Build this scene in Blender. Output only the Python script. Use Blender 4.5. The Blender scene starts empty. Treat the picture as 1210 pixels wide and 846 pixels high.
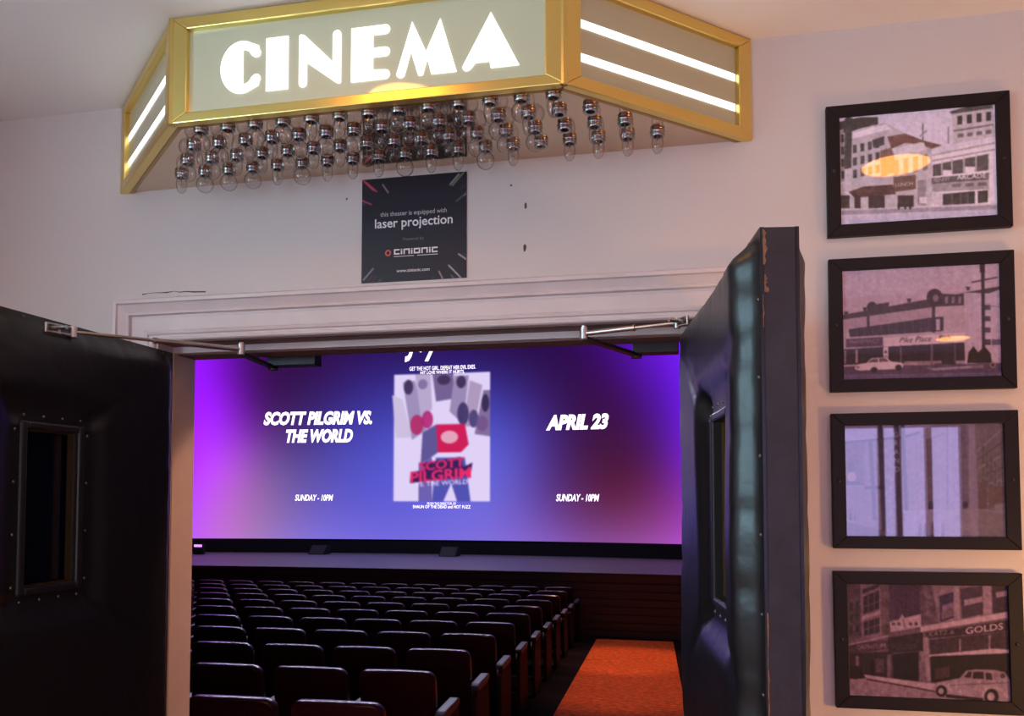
import bpy, bmesh, math, random
import numpy as np
from mathutils import Vector, Matrix
S = bpy.context.scene
COL = S.collection
rnd = random.Random(7)
R = math.radians

# ------------------------------------------------------------------ camera, world, exposure
# world: X right along the doorway wall, Y into the auditorium (wall face at Y=0), Z up
FPX, PX, PY, CAMD, EYE = 1000.0, 605.0, 540.0, 2.637, 1.57
YAW, PITCH = R(12.1), math.atan(.045)
cam_data = bpy.data.cameras.new('camera')
cam = bpy.data.objects.new('camera', cam_data)
COL.objects.link(cam)
cam.location = (0, -CAMD, EYE)
cam.rotation_euler = (math.pi / 2 + PITCH, 0, YAW)
cam_data.sensor_width = 36
cam_data.lens = 36 * FPX / 1210
cam_data.shift_y = (PY - 423) / 1210
cam_data.clip_start = .02
S.camera = cam
S.view_settings.view_transform = 'Standard'
S.view_settings.look = 'None'
S.view_settings.gamma = 1
S.view_settings.use_curve_mapping = False
S.view_settings.exposure = 0.3
S.cycles.transparent_max_bounces = 64
S.cycles.max_bounces = 10
S.cycles.diffuse_bounces = 5
S.cycles.glossy_bounces = 6
world = bpy.data.worlds.new('world')
S.world = world
world.use_nodes = True
world.node_tree.nodes['Background'].inputs[0].default_value = (.02, .02, .03, 1)
world.node_tree.nodes['Background'].inputs[1].default_value = .1

LAMP_E = 17.0            # ceiling lamp diffusers
WIN_E = 4.0              # daylight in the lobby windows, real and added
SCREEN_E = .90           # projected picture with the painted edge wash
SIGN_E = 1.9             # lit letters
AISLE_W = 820            # aisle downlights in the auditorium
INNER_W = 58             # added warm spotlight, brightens the left jamb
BAR_E = 80               # added lavender bar for highlights on the seat tops
GLOBE_E = 125.0           # added warm globe lamp out of view to the right

# ------------------------------------------------------------------ pixel <-> place helper (for measuring)
_Rv = np.array([math.cos(YAW), math.sin(YAW), 0])
_F0 = np.array([-math.sin(YAW), math.cos(YAW), 0]); _U0 = np.array([0, 0, 1.])
_F = _F0 * math.cos(PITCH) + _U0 * math.sin(PITCH); _U = _U0 * math.cos(PITCH) - _F0 * math.sin(PITCH)
_C = np.array([0, -CAMD, EYE])
def _ray(x, y): return _F + _Rv * (x - PX) / FPX + _U * (PY - y) / FPX
def at(x, y, Y):
    r = _ray(x, y); return _C + r * (Y - _C[1]) / r[1]
def at_z(x, y, Z):
    r = _ray(x, y); return _C + r * (Z - _C[2]) / r[2]
def proj(p):
    v = np.array(p, float) - _C; d = v @ _F
    return PX + FPX * (v @ _Rv) / d, PY - FPX * (v @ _U) / d

# ------------------------------------------------------------------ mesh helpers
class MB:
    def __init__(s): s.v = []; s.f = []
    def add(s, vs, fs):
        n = len(s.v); s.v += [tuple(map(float, p)) for p in vs]; s.f += [tuple(i + n for i in f) for f in fs]; return s
    def box(s, x0, x1, y0, y1, z0, z1):
        x0, x1 = sorted((x0, x1)); y0, y1 = sorted((y0, y1)); z0, z1 = sorted((z0, z1))
        return s.add([(x0,y0,z0),(x1,y0,z0),(x1,y1,z0),(x0,y1,z0),(x0,y0,z1),(x1,y0,z1),(x1,y1,z1),(x0,y1,z1)],
                     [(0,3,2,1),(4,5,6,7),(0,1,5,4),(1,2,6,5),(2,3,7,6),(3,0,4,7)])
    def prism(s, pts, axis_fn, d0, d1):
        """outline pts (a,b) pushed from depth d0 to d1; axis_fn(a,b,d) -> xyz"""
        n = len(pts)
        vs = [axis_fn(a, b, d0) for a, b in pts] + [axis_fn(a, b, d1) for a, b in pts]
        fs = [tuple(range(n))[::-1], tuple(range(n, 2*n))] + [(i, (i+1) % n, n + (i+1) % n, n + i) for i in range(n)]
        return s.add(vs, fs)
    def tube(s, p, q, r, r2=None, n=10):
        p, q = Vector(p), Vector(q); r2 = r if r2 is None else r2
        d = (q - p).normalized(); a = d.orthogonal().normalized(); b = d.cross(a)
        vs = []
        for c, rr in ((p, r), (q, r2)):
            for i in range(n):
                t = 2*math.pi*i/n; vs.append(c + a*math.cos(t)*rr + b*math.sin(t)*rr)
        fs = [tuple(range(n))[::-1], tuple(range(n, 2*n))] + [(i, (i+1) % n, n + (i+1) % n, n + i) for i in range(n)]
        return s.add(vs, fs)
    def lathe(s, prof, c=(0,0,0), n=20):
        vs = []; fs = []; m = len(prof)
        for r, z in prof:
            for i in range(n):
                t = 2*math.pi*i/n; vs.append((c[0]+r*math.cos(t), c[1]+r*math.sin(t), c[2]+z))
        for k in range(m-1):
            for i in range(n):
                j = (i+1) % n; fs.append((k*n+i, k*n+j, (k+1)*n+j, (k+1)*n+i))
        return s.add(vs, fs)
    def dome(s, c, r, ax, n=8):
        """small half-ball nail head at c facing direction ax"""
        c, d = Vector(c), Vector(ax).normalized(); a = d.orthogonal().normalized(); b = d.cross(a); vs = []; fs = []
        for k, (rr, h) in enumerate(((1, 0), (.85, .4), (.5, .7))):
            for i in range(n):
                t = 2*math.pi*i/n; vs.append(c + (a*math.cos(t) + b*math.sin(t))*rr*r + d*h*r)
        vs.append(c + d*.8*r)
        for k in range(2):
            for i in range(n):
                j = (i+1) % n; fs.append((k*n+i, k*n+j, (k+1)*n+j, (k+1)*n+i))
        for i in range(n): fs.append((2*n+i, 2*n+(i+1) % n, 3*n))
        return s.add(vs, fs)
    def grid(s, fn, us, vs_):
        nu, nv = len(us), len(vs_)
        P = [fn(u, v) for v in vs_ for u in us]
        F = [(j*nu+i, j*nu+i+1, (j+1)*nu+i+1, (j+1)*nu+i) for j in range(nv-1) for i in range(nu-1)]
        return s.add(P, F)
    def build(s, name, mat, parent=None, smooth=False, bevel=0, fix=True, origin=None):
        me = bpy.data.meshes.new(name)
        o = bpy.data.objects.new(name, me); COL.objects.link(o)
        off = Vector((0,0,0))
        if origin is not None: off = Vector(origin); o.location = off
        me.from_pydata([tuple(Vector(p) - off) for p in s.v] if origin is not None else s.v, [], s.f)
        if fix:
            bm = bmesh.new(); bm.from_mesh(me); bmesh.ops.recalc_face_normals(bm, faces=bm.faces); bm.to_mesh(me); bm.free()
        me.materials.append(mat)
        if smooth:
            me.polygons.foreach_set('use_smooth', [True]*len(me.polygons)); me.set_sharp_from_angle(angle=R(42))
        if bevel:
            md = o.modifiers.new('bevel', 'BEVEL'); md.width = bevel; md.segments = 2; md.limit_method = 'ANGLE'
        if parent is not None: o.parent = parent
        return o

def empty(name, loc, rz=0):
    o = bpy.data.objects.new(name, None); COL.objects.link(o); o.location = loc; o.rotation_euler = (0, 0, rz); o.empty_display_size = .1
    return o
def tag(o, label=None, cat=None, group=None, kind=None):
    if label: o['label'] = label
    if cat: o['category'] = cat
    if group: o['group'] = group
    if kind: o['kind'] = kind
    return o
def struct(o): o['kind'] = 'structure'; return o
def text_mesh(txt, size=1, shear=0, offset=0, align='CENTER', spacing=1.0):
    """triangles of a line of lettering: verts (x,y), faces; x,y in text units"""
    c = bpy.data.curves.new('lettering', 'FONT'); c.body = txt; c.size = size; c.shear = shear; c.offset = offset
    c.align_x = align; c.space_character = spacing; c.resolution_u = 3
    o = bpy.data.objects.new('lettering', c); COL.objects.link(o)
    bpy.context.view_layer.update()
    me = bpy.data.meshes.new_from_object(o.evaluated_get(bpy.context.evaluated_depsgraph_get()))
    V = [tuple(v.co[:2]) for v in me.vertices]; me.calc_loop_triangles(); T = [tuple(t.vertices) for t in me.loop_triangles]
    bpy.data.objects.remove(o); bpy.data.curves.remove(c); bpy.data.meshes.remove(me)
    return V, T

# ------------------------------------------------------------------ materials
def mat(name, col, rough=.6, metal=0, spec=.5, noise=None, bump=None, coat=0, coat_rough=.03, coat_ior=1.5, emis=None, emis_s=0):
    m = bpy.data.materials.new(name); m.use_nodes = True
    nt = m.node_tree; b = nt.nodes['Principled BSDF']
    b.inputs['Base Color'].default_value = (*col, 1); b.inputs['Roughness'].default_value = rough
    b.inputs['Metallic'].default_value = metal; b.inputs['Specular IOR Level'].default_value = spec
    b.inputs['Coat Weight'].default_value = coat; b.inputs['Coat Roughness'].default_value = coat_rough; b.inputs['Coat IOR'].default_value = coat_ior
    if emis: b.inputs['Emission Color'].default_value = (*emis, 1); b.inputs['Emission Strength'].default_value = emis_s
    if noise or bump:
        tc = nt.nodes.new('ShaderNodeTexCoord')
    if noise:
        scale, amt = noise
        n = nt.nodes.new('ShaderNodeTexNoise'); n.inputs['Scale'].default_value = scale; n.inputs['Detail'].default_value = 5
        nt.links.new(tc.outputs['Object'], n.inputs['Vector'])
        r = nt.nodes.new('ShaderNodeValToRGB')
        r.color_ramp.elements[0].position = .3; r.color_ramp.elements[1].position = .7
        r.color_ramp.elements[0].color = (*[c*(1-amt) for c in col], 1); r.color_ramp.elements[1].color = (*[min(1, c*(1+amt)) for c in col], 1)
        nt.links.new(n.outputs['Fac'], r.inputs['Fac']); nt.links.new(r.outputs['Color'], b.inputs['Base Color'])
    if bump:
        scale, st, dist = bump
        n = nt.nodes.new('ShaderNodeTexNoise'); n.inputs['Scale'].default_value = scale; n.inputs['Detail'].default_value = 4
        nt.links.new(tc.outputs['Object'], n.inputs['Vector'])
        bp = nt.nodes.new('ShaderNodeBump'); bp.inputs['Strength'].default_value = st; bp.inputs['Distance'].default_value = dist
        nt.links.new(n.outputs['Fac'], bp.inputs['Height']); nt.links.new(bp.outputs['Normal'], b.inputs['Normal'])
    return m
def emit(name, col, s):
    m = bpy.data.materials.new(name); m.use_nodes = True; nt = m.node_tree
    nt.nodes.remove(nt.nodes['Principled BSDF'])
    e = nt.nodes.new('ShaderNodeEmission'); e.inputs[0].default_value = (*col, 1); e.inputs[1].default_value = s
    nt.links.new(e.outputs[0], nt.nodes['Material Output'].inputs[0]); return m
def print_mat(name, coat=1.0, rough=.5, emission=0, ior=1.5):
    """surface that shows the mesh's 'print' colours"""
    m = bpy.data.materials.new(name); m.use_nodes = True; nt = m.node_tree; b = nt.nodes['Principled BSDF']
    a = nt.nodes.new('ShaderNodeVertexColor'); a.layer_name = 'print'
    if emission:
        nt.nodes.remove(b); e = nt.nodes.new('ShaderNodeEmission'); e.inputs[1].default_value = emission
        nt.links.new(a.outputs[0], e.inputs[0]); nt.links.new(e.outputs[0], nt.nodes['Material Output'].inputs[0])
    else:
        nt.links.new(a.outputs[0], b.inputs['Base Color']); b.inputs['Roughness'].default_value = rough
        b.inputs['Coat Weight'].default_value = coat; b.inputs['Coat Roughness'].default_value = .02; b.inputs['Coat IOR'].default_value = ior
        b.inputs['Specular IOR Level'].default_value = .3
    return m

M = {}
M['wall'] = mat('painted_plaster', (.645, .585, .57), .55, bump=(60, .08, .01), noise=(1.4, .025))
M['ceiling'] = mat('ceiling_paint', (.85, .86, .88), .7, bump=(40, .06, .01))
M['trim'] = mat('trim_paint', (.70, .61, .61), .42, noise=(9, .04), bump=(25, .08, .005))
M['jamb'] = mat('jamb_paint', (.70, .60, .56), .5, noise=(5, .06))
M['shaded_jamb'] = mat('shaded_head_tone', (.20, .13, .13), .6)  # underside shade of the door head put into the colour
M['lobby_floor'] = mat('lobby_carpet', (.42, .20, .12), .9, noise=(30, .2))
M['lobby_wall'] = mat('lobby_paint', (.66, .56, .52), .6)
M['leather'] = mat('black_vinyl', (.009, .009, .011), .33, spec=.5, bump=(16, .10, .02))
M['leather_edge'] = mat('black_vinyl_fold', (.012, .012, .015), .38, spec=.5)
M['door_wood'] = mat('dark_painted_wood', (.022, .019, .026), .5, noise=(18, .3), bump=(30, .2, .01))
M['bare_wood'] = mat('bare_wood', (.26, .13, .065), .75, noise=(60, .5))
M['nail'] = mat('nail_metal', (.16, .15, .14), .4, metal=1)
M['chrome'] = mat('brushed_steel', (.56, .55, .55), .28, metal=1)
M['dark_metal'] = mat('dark_metal', (.05, .045, .05), .4, metal=.7)
M['dark_glass'] = mat('dark_glass', (.002, .002, .010), .12, spec=.12)
M['brass'] = mat('brass', (.80, .62, .20), .30, metal=1, bump=(8, .05, .01))
M['brass_dark'] = mat('aged_brass', (.42, .27, .10), .32, metal=1)
M['sign_panel'] = mat('frosted_panel', (.40, .42, .30), .45, coat=1, coat_rough=.05, coat_ior=1.8, emis=(.56, .62, .42), emis_s=.17)
M['side_panel'] = mat('tinted_panel', (.38, .34, .22), .4, coat=.6, coat_rough=.05, coat_ior=1.5, emis=(.5, .46, .30), emis_s=.09)
M['sign_light'] = emit('lit_acrylic', (1, .97, .95), SIGN_E)
M['plate'] = mat('polished_bronze_plate', (.66, .50, .36), .09, metal=1, bump=(5, .02, .01))
M['socket'] = mat('socket_metal', (.40, .39, .40), .25, metal=1)
M['socket_dark'] = mat('socket_inside', (.012, .010, .010), .6)
M['frame'] = mat('black_frame', (.010, .007, .009), .5, spec=.22)
M['carpet'] = mat('aisle_carpet', (.60, .078, .014), .95, spec=.1, noise=(20, .38), bump=(120, .5, .02))
M['hall_floor'] = mat('dark_floor', (.010, .004, .004), 1, spec=.05)
M['hall_wall'] = mat('dark_wall', (.018, .012, .016), .8)
M['stage_top'] = mat('stage_boards', (.19, .16, .19), .5)
M['stage_front'] = mat('stage_front_boards', (.13, .035, .03), .5)
M['black'] = mat('black_cloth', (.006, .005, .008), .9)
M['vinyl_red'] = mat('dark_red_vinyl', (.042, .0035, .006), .27, spec=.8)
M['seat_red'] = mat('seat_fabric', (.03, .004, .006), .6)
M['seat_metal'] = mat('seat_metal', (.015, .012, .014), .45)
M['arm_pad'] = mat('armrest_vinyl', (.06, .055, .07), .4)
M['end_panel'] = mat('end_panel_veneer', (.028, .007, .005), .6, spec=.2)
M['white_letter'] = mat('white_lettering', (.80, .76, .78), .5)
M['grey_letter'] = mat('grey_lettering', (.52, .49, .52), .5)
M['dim_letter'] = mat('dim_lettering', (.16, .15, .17), .5)
M['red_letter'] = mat('red_lettering', (.55, .10, .07), .5)
M['slide_letter'] = emit('projected_lettering', (.93, .84, 1.0), SCREEN_E*1.7)
M['lamp'] = emit('lamp_diffuser', (1, .36, .055), LAMP_E)
M['globe_fill'] = emit('fill_globe', (1, .50, .13), GLOBE_E)
M['bar_fill'] = emit('fill_bar_diffuser', (.74, .68, 1.0), BAR_E)
M['lamp_trim'] = mat('lamp_trim', (.7, .7, .7), .4)
M['daylight'] = emit('daylight_pane', (.52, .47, 1.0), WIN_E)
M['side_fill'] = emit('side_fill_pane', (.52, .84, 1.0), WIN_E*2.3)
M['white_fill'] = emit('white_fill_pane', (.86, .95, .92), WIN_E*.8)
M['mullion'] = mat('window_metal', (.03, .03, .035), .4, metal=.3)
M['led'] = emit('led_face', (.75, .22, 1), 1.6)
M['chip'] = mat('chipped_plaster', (.10, .07, .06), .9)

def glass_bulb_mat():
    m = bpy.data.materials.new('clear_bulb_glass'); m.use_nodes = True; nt = m.node_tree
    nt.nodes.remove(nt.nodes['Principled BSDF'])
    t = nt.nodes.new('ShaderNodeBsdfTransparent'); t.inputs[0].default_value = (.945, .935, .94, 1)
    g = nt.nodes.new('ShaderNodeBsdfGlossy'); g.inputs['Roughness'].default_value = .03; g.inputs[0].default_value = (.9, .9, .9, 1)
    lw = nt.nodes.new('ShaderNodeLayerWeight'); lw.inputs[0].default_value = .28
    rp = nt.nodes.new('ShaderNodeValToRGB')      # thicker glass seen edge-on is darker
    rp.color_ramp.elements[0].position = .25; rp.color_ramp.elements[0].color = (.93, .915, .92, 1)
    rp.color_ramp.elements[1].position = .88; rp.color_ramp.elements[1].color = (.30, .27, .28, 1)
    nt.links.new(lw.outputs['Facing'], rp.inputs[0]); nt.links.new(rp.outputs[0], t.inputs[0])
    mx = nt.nodes.new('ShaderNodeMixShader')
    ge = nt.nodes.new('ShaderNodeNewGeometry'); inv = nt.nodes.new('ShaderNodeMath'); inv.operation = 'SUBTRACT'; inv.inputs[0].default_value = 1; inv.use_clamp = True
    nt.links.new(ge.outputs['Backfacing'], inv.inputs[1]); mu = nt.nodes.new('ShaderNodeMath'); mu.operation = 'MULTIPLY'
    nt.links.new(inv.outputs[0], mu.inputs[0]); nt.links.new(lw.outputs['Fresnel'], mu.inputs[1]); 
    ad = nt.nodes.new('ShaderNodeMath'); ad.operation = 'ADD'; ad.inputs[1].default_value = .05; ad.use_clamp = True
    nt.links.new(mu.outputs[0], ad.inputs[0]); nt.links.new(ad.outputs[0], mx.inputs[0]); nt.links.new(t.outputs[0], mx.inputs[1]); nt.links.new(g.outputs[0], mx.inputs[2])
    nt.links.new(mx.outputs[0], nt.nodes['Material Output'].inputs[0]); return m
M['bulb'] = glass_bulb_mat()

# ------------------------------------------------------------------ picture painter (prints, posters, projected slide)
def lin(c): c = np.asarray(c, float)/255; return np.where(c <= .04045, c/12.92, ((c+.055)/1.055)**2.4)
class Paint:
    """a small raster in numpy: coordinates given in any quad frame, mapped to the unit square"""
    def __init__(s, w, h, quad=None, bg=(200, 200, 200)):
        s.w, s.h = w, h; s.a = np.zeros((h, w, 3)); s.a[:] = bg
        s.yy, s.xx = np.mgrid[0:h, 0:w]; s.xx = s.xx + .5; s.yy = s.yy + .5
        if quad is None: quad = [(0, 0), (1, 0), (1, 1), (0, 1)]
        A = []; b = []
        for (x, y), (u, v) in zip(quad, [(0, 0), (1, 0), (1, 1), (0, 1)]):
            A.append([x, y, 1, 0, 0, 0, -u*x, -u*y]); b.append(u); A.append([0, 0, 0, x, y, 1, -v*x, -v*y]); b.append(v)
        s.H = np.append(np.linalg.solve(np.array(A, float), np.array(b, float)), 1).reshape(3, 3)
    def m(s, p):
        q = s.H @ np.array([p[0], p[1], 1.0]); return q[0]/q[2]*s.w, q[1]/q[2]*s.h
    def mask(s, P):
        """antialiased coverage of a polygon in raster units"""
        P = np.array(P); out = np.zeros((s.h, s.w))
        x0 = max(0, int(P[:,0].min())-1); x1 = min(s.w, int(P[:,0].max())+2); y0 = max(0, int(P[:,1].min())-1); y1 = min(s.h, int(P[:,1].max())+2)
        if x1 <= x0 or y1 <= y0: return out
        acc = np.zeros((y1-y0, x1-x0)); X = s.xx[y0:y1, x0:x1]; Y = s.yy[y0:y1, x0:x1]
        for dx in (-.33, 0, .33):
            for dy in (-.33, 0, .33):
                c = np.zeros(X.shape, bool); px, py = X+dx, Y+dy
                for i in range(len(P)):
                    (xa, ya), (xb, yb) = P[i], P[i-1]
                    if ya == yb: continue
                    c ^= ((ya > py) != (yb > py)) & (px < (xb-xa)*(py-ya)/(yb-ya)+xa)
                acc += c
        out[y0:y1, x0:x1] = acc/9; return out
    def poly(s, pts, col, al=1.0):
        k = s.mask([s.m(p) for p in pts])[..., None]*al; s.a = s.a*(1-k) + np.array(col, float)*k
    def rect(s, x0, y0, x1, y1, col, al=1.0): s.poly([(x0, y0), (x1, y0), (x1, y1), (x0, y1)], col, al)
    def line(s, p, q, wd, col, al=1.0):
        d = np.array(q, float)-np.array(p, float); n = np.array([-d[1], d[0]])/max(1e-9, np.hypot(*d))*wd/2
        s.poly([p+n, q+n, q-n, p-n], col, al)
    def ell(s, c, rx, ry, col, al=1.0, n=28):
        s.poly([(c[0]+rx*math.cos(2*math.pi*i/n), c[1]+ry*math.sin(2*math.pi*i/n)) for i in range(n)], col, al)
    def text(s, txt, x, y, size, col, slope=0, sx=1, shear=0, offset=0, align='CENTER', al=1.0):
        V, T = text_mesh(txt, 1, shear, offset, align)
        tot = np.zeros((s.h, s.w))
        for t in T: tot += s.mask([s.m((x+V[i][0]*size*sx, y-V[i][1]*size+V[i][0]*size*sx*slope)) for i in t])
        k = np.clip(tot, 0, 1)[..., None]*al; s.a = s.a*(1-k) + np.array(col, float)*k
    def grain(s, amt, seed=1, sm=1):
        g = np.random.default_rng(seed).normal(0, 1, (s.h, s.w)); g = blur(g[..., None], sm)[..., 0]; g /= g.std()
        s.a = np.clip(s.a + g[..., None]*amt, 0, 255)
    def mottle(s, amt, seed=1):
        """the broken tone of an old print: fine and coarse unevenness, strongest in the mid greys"""
        g = np.random.default_rng(seed); t = np.zeros((s.h, s.w))
        for n, k in ((0, .5), (1, .8), (4, .8), (16, .6)):
            a = blur(g.normal(0, 1, (s.h, s.w, 1)), n)[..., 0] if n else g.normal(0, 1, (s.h, s.w)); t += k*a/a.std()
        col = blur(np.repeat(g.normal(0, 1, (1, s.w, 1)), s.h, 0), 1)[..., 0]; t += .5*col/col.std()
        lum = s.a.mean(2)/255; s.a = np.clip(s.a + (t*amt*(.25+3*lum*(1-lum)))[..., None], 0, 255)
    def soft(s, n=1): s.a = blur(s.a, n)
def blur(a, n):
    for _ in range(n):
        b = np.pad(a, ((1,1),(1,1),(0,0)), 'edge')
        a = (b[:-2,1:-1]+2*b[1:-1,1:-1]+b[2:,1:-1])/4
        b = np.pad(a, ((1,1),(1,1),(0,0)), 'edge')
        a = (b[1:-1,:-2]+2*b[1:-1,1:-1]+b[1:-1,2:])/4
    return a
def print_sheet(name, paint, fn, m, parent, tone=1.0):
    """a sheet whose mesh carries the painted picture; fn(u,v) with v down"""
    h, w = paint.h, paint.w
    us = np.linspace(0, 1, w); vs = np.linspace(0, 1, h)
    P = np.array([fn(u, v) for v in vs for u in us], float)
    idx = np.arange(h*w).reshape(h, w)
    q = np.stack([idx[:-1, :-1], idx[1:, :-1], idx[1:, 1:], idx[:-1, 1:]], -1).reshape(-1, 4)
    me = bpy.data.meshes.new(name); me.vertices.add(h*w); me.vertices.foreach_set('co', P.ravel())
    me.loops.add(q.size); me.loops.foreach_set('vertex_index', q.ravel().astype(np.int32))
    me.polygons.add(len(q)); me.polygons.foreach_set('loop_start', np.arange(0, q.size, 4, dtype=np.int32))
    me.update(calc_edges=True); me.validate()
    at_ = me.color_attributes.new('print', 'FLOAT_COLOR', 'POINT')
    c = np.ones((h*w, 4), np.float32); c[:, :3] = lin(paint.a).reshape(-1, 3)*tone
    at_.data.foreach_set('color', c.ravel())
    me.materials.append(m)
    o = bpy.data.objects.new(name, me); COL.objects.link(o)
    if parent is not None: o.parent = parent
    return o

# ================================================================== LOBBY SHELL
FL, CE = -.15, 2.968                 # floor and ceiling heights
OX0, OX1, OT, WT = -1.850, .085, 2.110, .21   # doorway left, right, top, wall thickness
LX0, LX1, LY = -2.80, 3.6, -6.4       # lobby extents
o = MB().box(LX0, LX1+.2, LY-.2, 0, FL-.1, FL).build('floor', M['lobby_floor']); struct(o)
o = MB().box(LX0-.2, LX1+.2, LY-.2, WT, CE, CE+.1).build('ceiling', M['ceiling']); struct(o)
w = MB(); w.box(LX0-.2, OX0, 0, WT, FL-.1, CE); w.box(OX1, LX1+.2, 0, WT, FL-.1, CE); w.box(OX0, OX1, 0, WT, OT, CE)
wall_n = struct(w.build('wall_doorway', M['wall']))
# little chips and scars in the plaster over the door
chips = [((621,243),2.2,4.5),((620,293),2.4,6),((604,219),1.4,1.6),((410,235),1.4,1.6)]
for c, rx, rz in chips:
    p = at(*c, 0); mb = MB(); n = 9
    mb.prism([(p[0]+rx*.0027*math.cos(2*math.pi*i/n)*rnd.uniform(.6,1.1), p[2]+rz*.0027*math.sin(2*math.pi*i/n)*rnd.uniform(.7,1.1)) for i in range(n)],
             lambda a, b, d: (a, d, b), -.0008, .002)
    mb.build('paint_chip', M['chip'], wall_n)
w = MB(); wy0, wy1, wz0, wz1 = -3.6, -1.9, 1.40, 2.75
w.box(LX0-.2, LX0, LY-.2, wy0, FL-.1, CE); w.box(LX0-.2, LX0, wy1, 0, FL-.1, CE); w.box(LX0-.2, LX0, wy0, wy1, FL-.1, wz0); w.box(LX0-.2, LX0, wy0, wy1, wz1, CE)
struct(w.build('wall_left', M['lobby_wall']))
pn = struct(MB().box(-.01, 0, wy0, wy1, 0, wz1-wz0).build('window_3', M['side_fill'])); pn.location = (LX0-.10, 0, wz0)  # added glowing window, brightens the ceiling at left
fr = MB(); H_ = wz1-wz0
for y in (wy0+.03, (wy0+wy1)/2, wy1-.03): fr.box(.0, .06, y-.03, y+.03, 0, H_)
fr.box(0, .06, wy0, wy1, 0, .05); fr.box(0, .06, wy0, wy1, H_-.05, H_)
fr.build('window_frame', M['mullion'], pn)  # frame of the added window
struct(MB().box(LX1, LX1+.2, LY-.2, 0, FL-.1, CE).build('wall_right', M['lobby_wall']))
# street wall behind the camera; left glowing window is added fill, right one daylight
wins = [(-1.95, -.25, .55, 2.55), (.25, 2.62, .80, 2.32)]
w = MB(); xs = [LX0] + [v for q in wins for v in q[:2]] + [LX1]
for i in range(0, len(xs), 2): w.box(xs[i], xs[i+1], LY-.2, LY, FL, CE)
for x0, x1, z0, z1 in wins: w.box(x0, x1, LY-.2, LY, FL, z0); w.box(x0, x1, LY-.2, LY, z1, CE)
struct(w.build('wall_street', M['lobby_wall']))
for k, (x0, x1, z0, z1) in enumerate(wins):
    pn = struct(MB().box(x0, x1, LY-.12, LY-.11, z0, z1).build('window_%d' % (k+1), M['daylight'] if k else M['white_fill'], origin=((x0+x1)/2, LY-.11, z0)))  # window_1 is added fill, window_2 daylight
    fr = MB(); t = .05
    fr.box(x0, x1, LY-.10, LY-.03, z0, z0+t); fr.box(x0, x1, LY-.10, LY-.03, z1-t, z1)
    mull = [x0+t/2, x1-t/2] + ([1.15, 1.84, 2.0, 2.28] if k else [-1.4, -.8])
    for x in mull: fr.box(x-.027, x+.027, LY-.10, LY-.03, z0+t, z1-t)
    fr.v = [(a-(x0+x1)/2, b-(LY-.11), c-z0) for a, b, c in fr.v]
    fr.build('window_frame', M['mullion'], pn)

# door casing: one stepped profile swept along each side of the opening
prof = [(0, 0), (0, .012), (.005, .017), (.013, .017), (.016, .010), (.023, .010), (.026, .017), (.034, .019), (.040, .015), (.086, .017), (.089, .010), (.096, .010), (.099, .024), (.106, .026), (.110, .022), (.136, .036), (.139, .044), (.150, .046), (.156, .040), (.160, 0)]
CW = .152; prof = [(a*CW/.160, b) for a, b in prof]     # a from the opening edge outwards
def casing(name, p0, p1, outdir, ends):
    """p0,p1 inner-edge ends (x,z); outdir unit (x,z); mitred 45 degrees at flagged ends"""
    mb = MB(); n = len(prof); d = (p1[0]-p0[0], p1[1]-p0[1]); L = math.hypot(*d); d = (d[0]/L, d[1]/L)
    vs = []
    for e, (p, sgn) in enumerate(((p0, -1), (p1, 1))):
        for a, b in prof:
            k = a*sgn if ends[e] else 0
            vs.append((p[0]+outdir[0]*a+d[0]*k, -b, p[1]+outdir[1]*a+d[1]*k))
    mb.add(vs, [tuple(range(n)), tuple(range(n, 2*n))] + [(i, (i+1) % n, n+(i+1) % n, n+i) for i in range(n)])
    return struct(mb.build(name, M['trim']))
casing('trim_1', (OX0, OT), (OX1, OT), (0, 1), (1, 1))
casing('trim_2', (OX0, FL), (OX0, OT), (-1, 0), (0, 1))
casing('trim_3', (OX1, FL), (OX1, OT), (1, 0), (0, 1))
# reveal lining and the door stop
ST = .026
o = MB(); o.box(OX0, OX0+.008, .0, .09, FL, OT); o.box(OX0, OX0+.006, .205, WT, FL, OT)
struct(o.build('trim_4', M['jamb']))
struct(MB().box(OX0, OX0+.012, .09, WT+.012, FL, OT).build('trim_5', M['jamb']))
struct(MB().box(OX1-.012, OX1, .09, WT+.012, FL, OT).build('trim_6', M['jamb']))
o = MB().box(OX0+.012, OX1-.012, .09, .115, OT-ST, OT); struct(o.build('trim_7', M['trim']))
o = MB().box(OX0+.012, OX1-.012, .115, WT+.012, OT-ST-.004, OT); struct(o.build('trim_8', M['shaded_jamb']))
struct(MB().box(OX0+.008, OX1, .0, .09, OT-.004, OT).build('trim_9', M['shaded_jamb']))
# flaking scar above the casing
scar = MB()
for a, b, c in (((168,347.5),(243,344),.007), ((204,350.5),(226,351.5),.004)):
    p, q = at(*a, 0), at(*b, 0); n = 10
    top = [(p[0]+(q[0]-p[0])*i/n, p[2]+(q[2]-p[2])*i/n + c*math.sin(math.pi*i/n)*rnd.uniform(.3, 1)) for i in range(n+1)]
    bot = [(x, z-.0045*rnd.uniform(.2, 1.1)) for x, z in top][::-1]
    scar.prism(top+bot, lambda a, b, d: (a, d, b), -.001, .002)
scar.build('paint_chip', M['chip'], wall_n)

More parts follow.
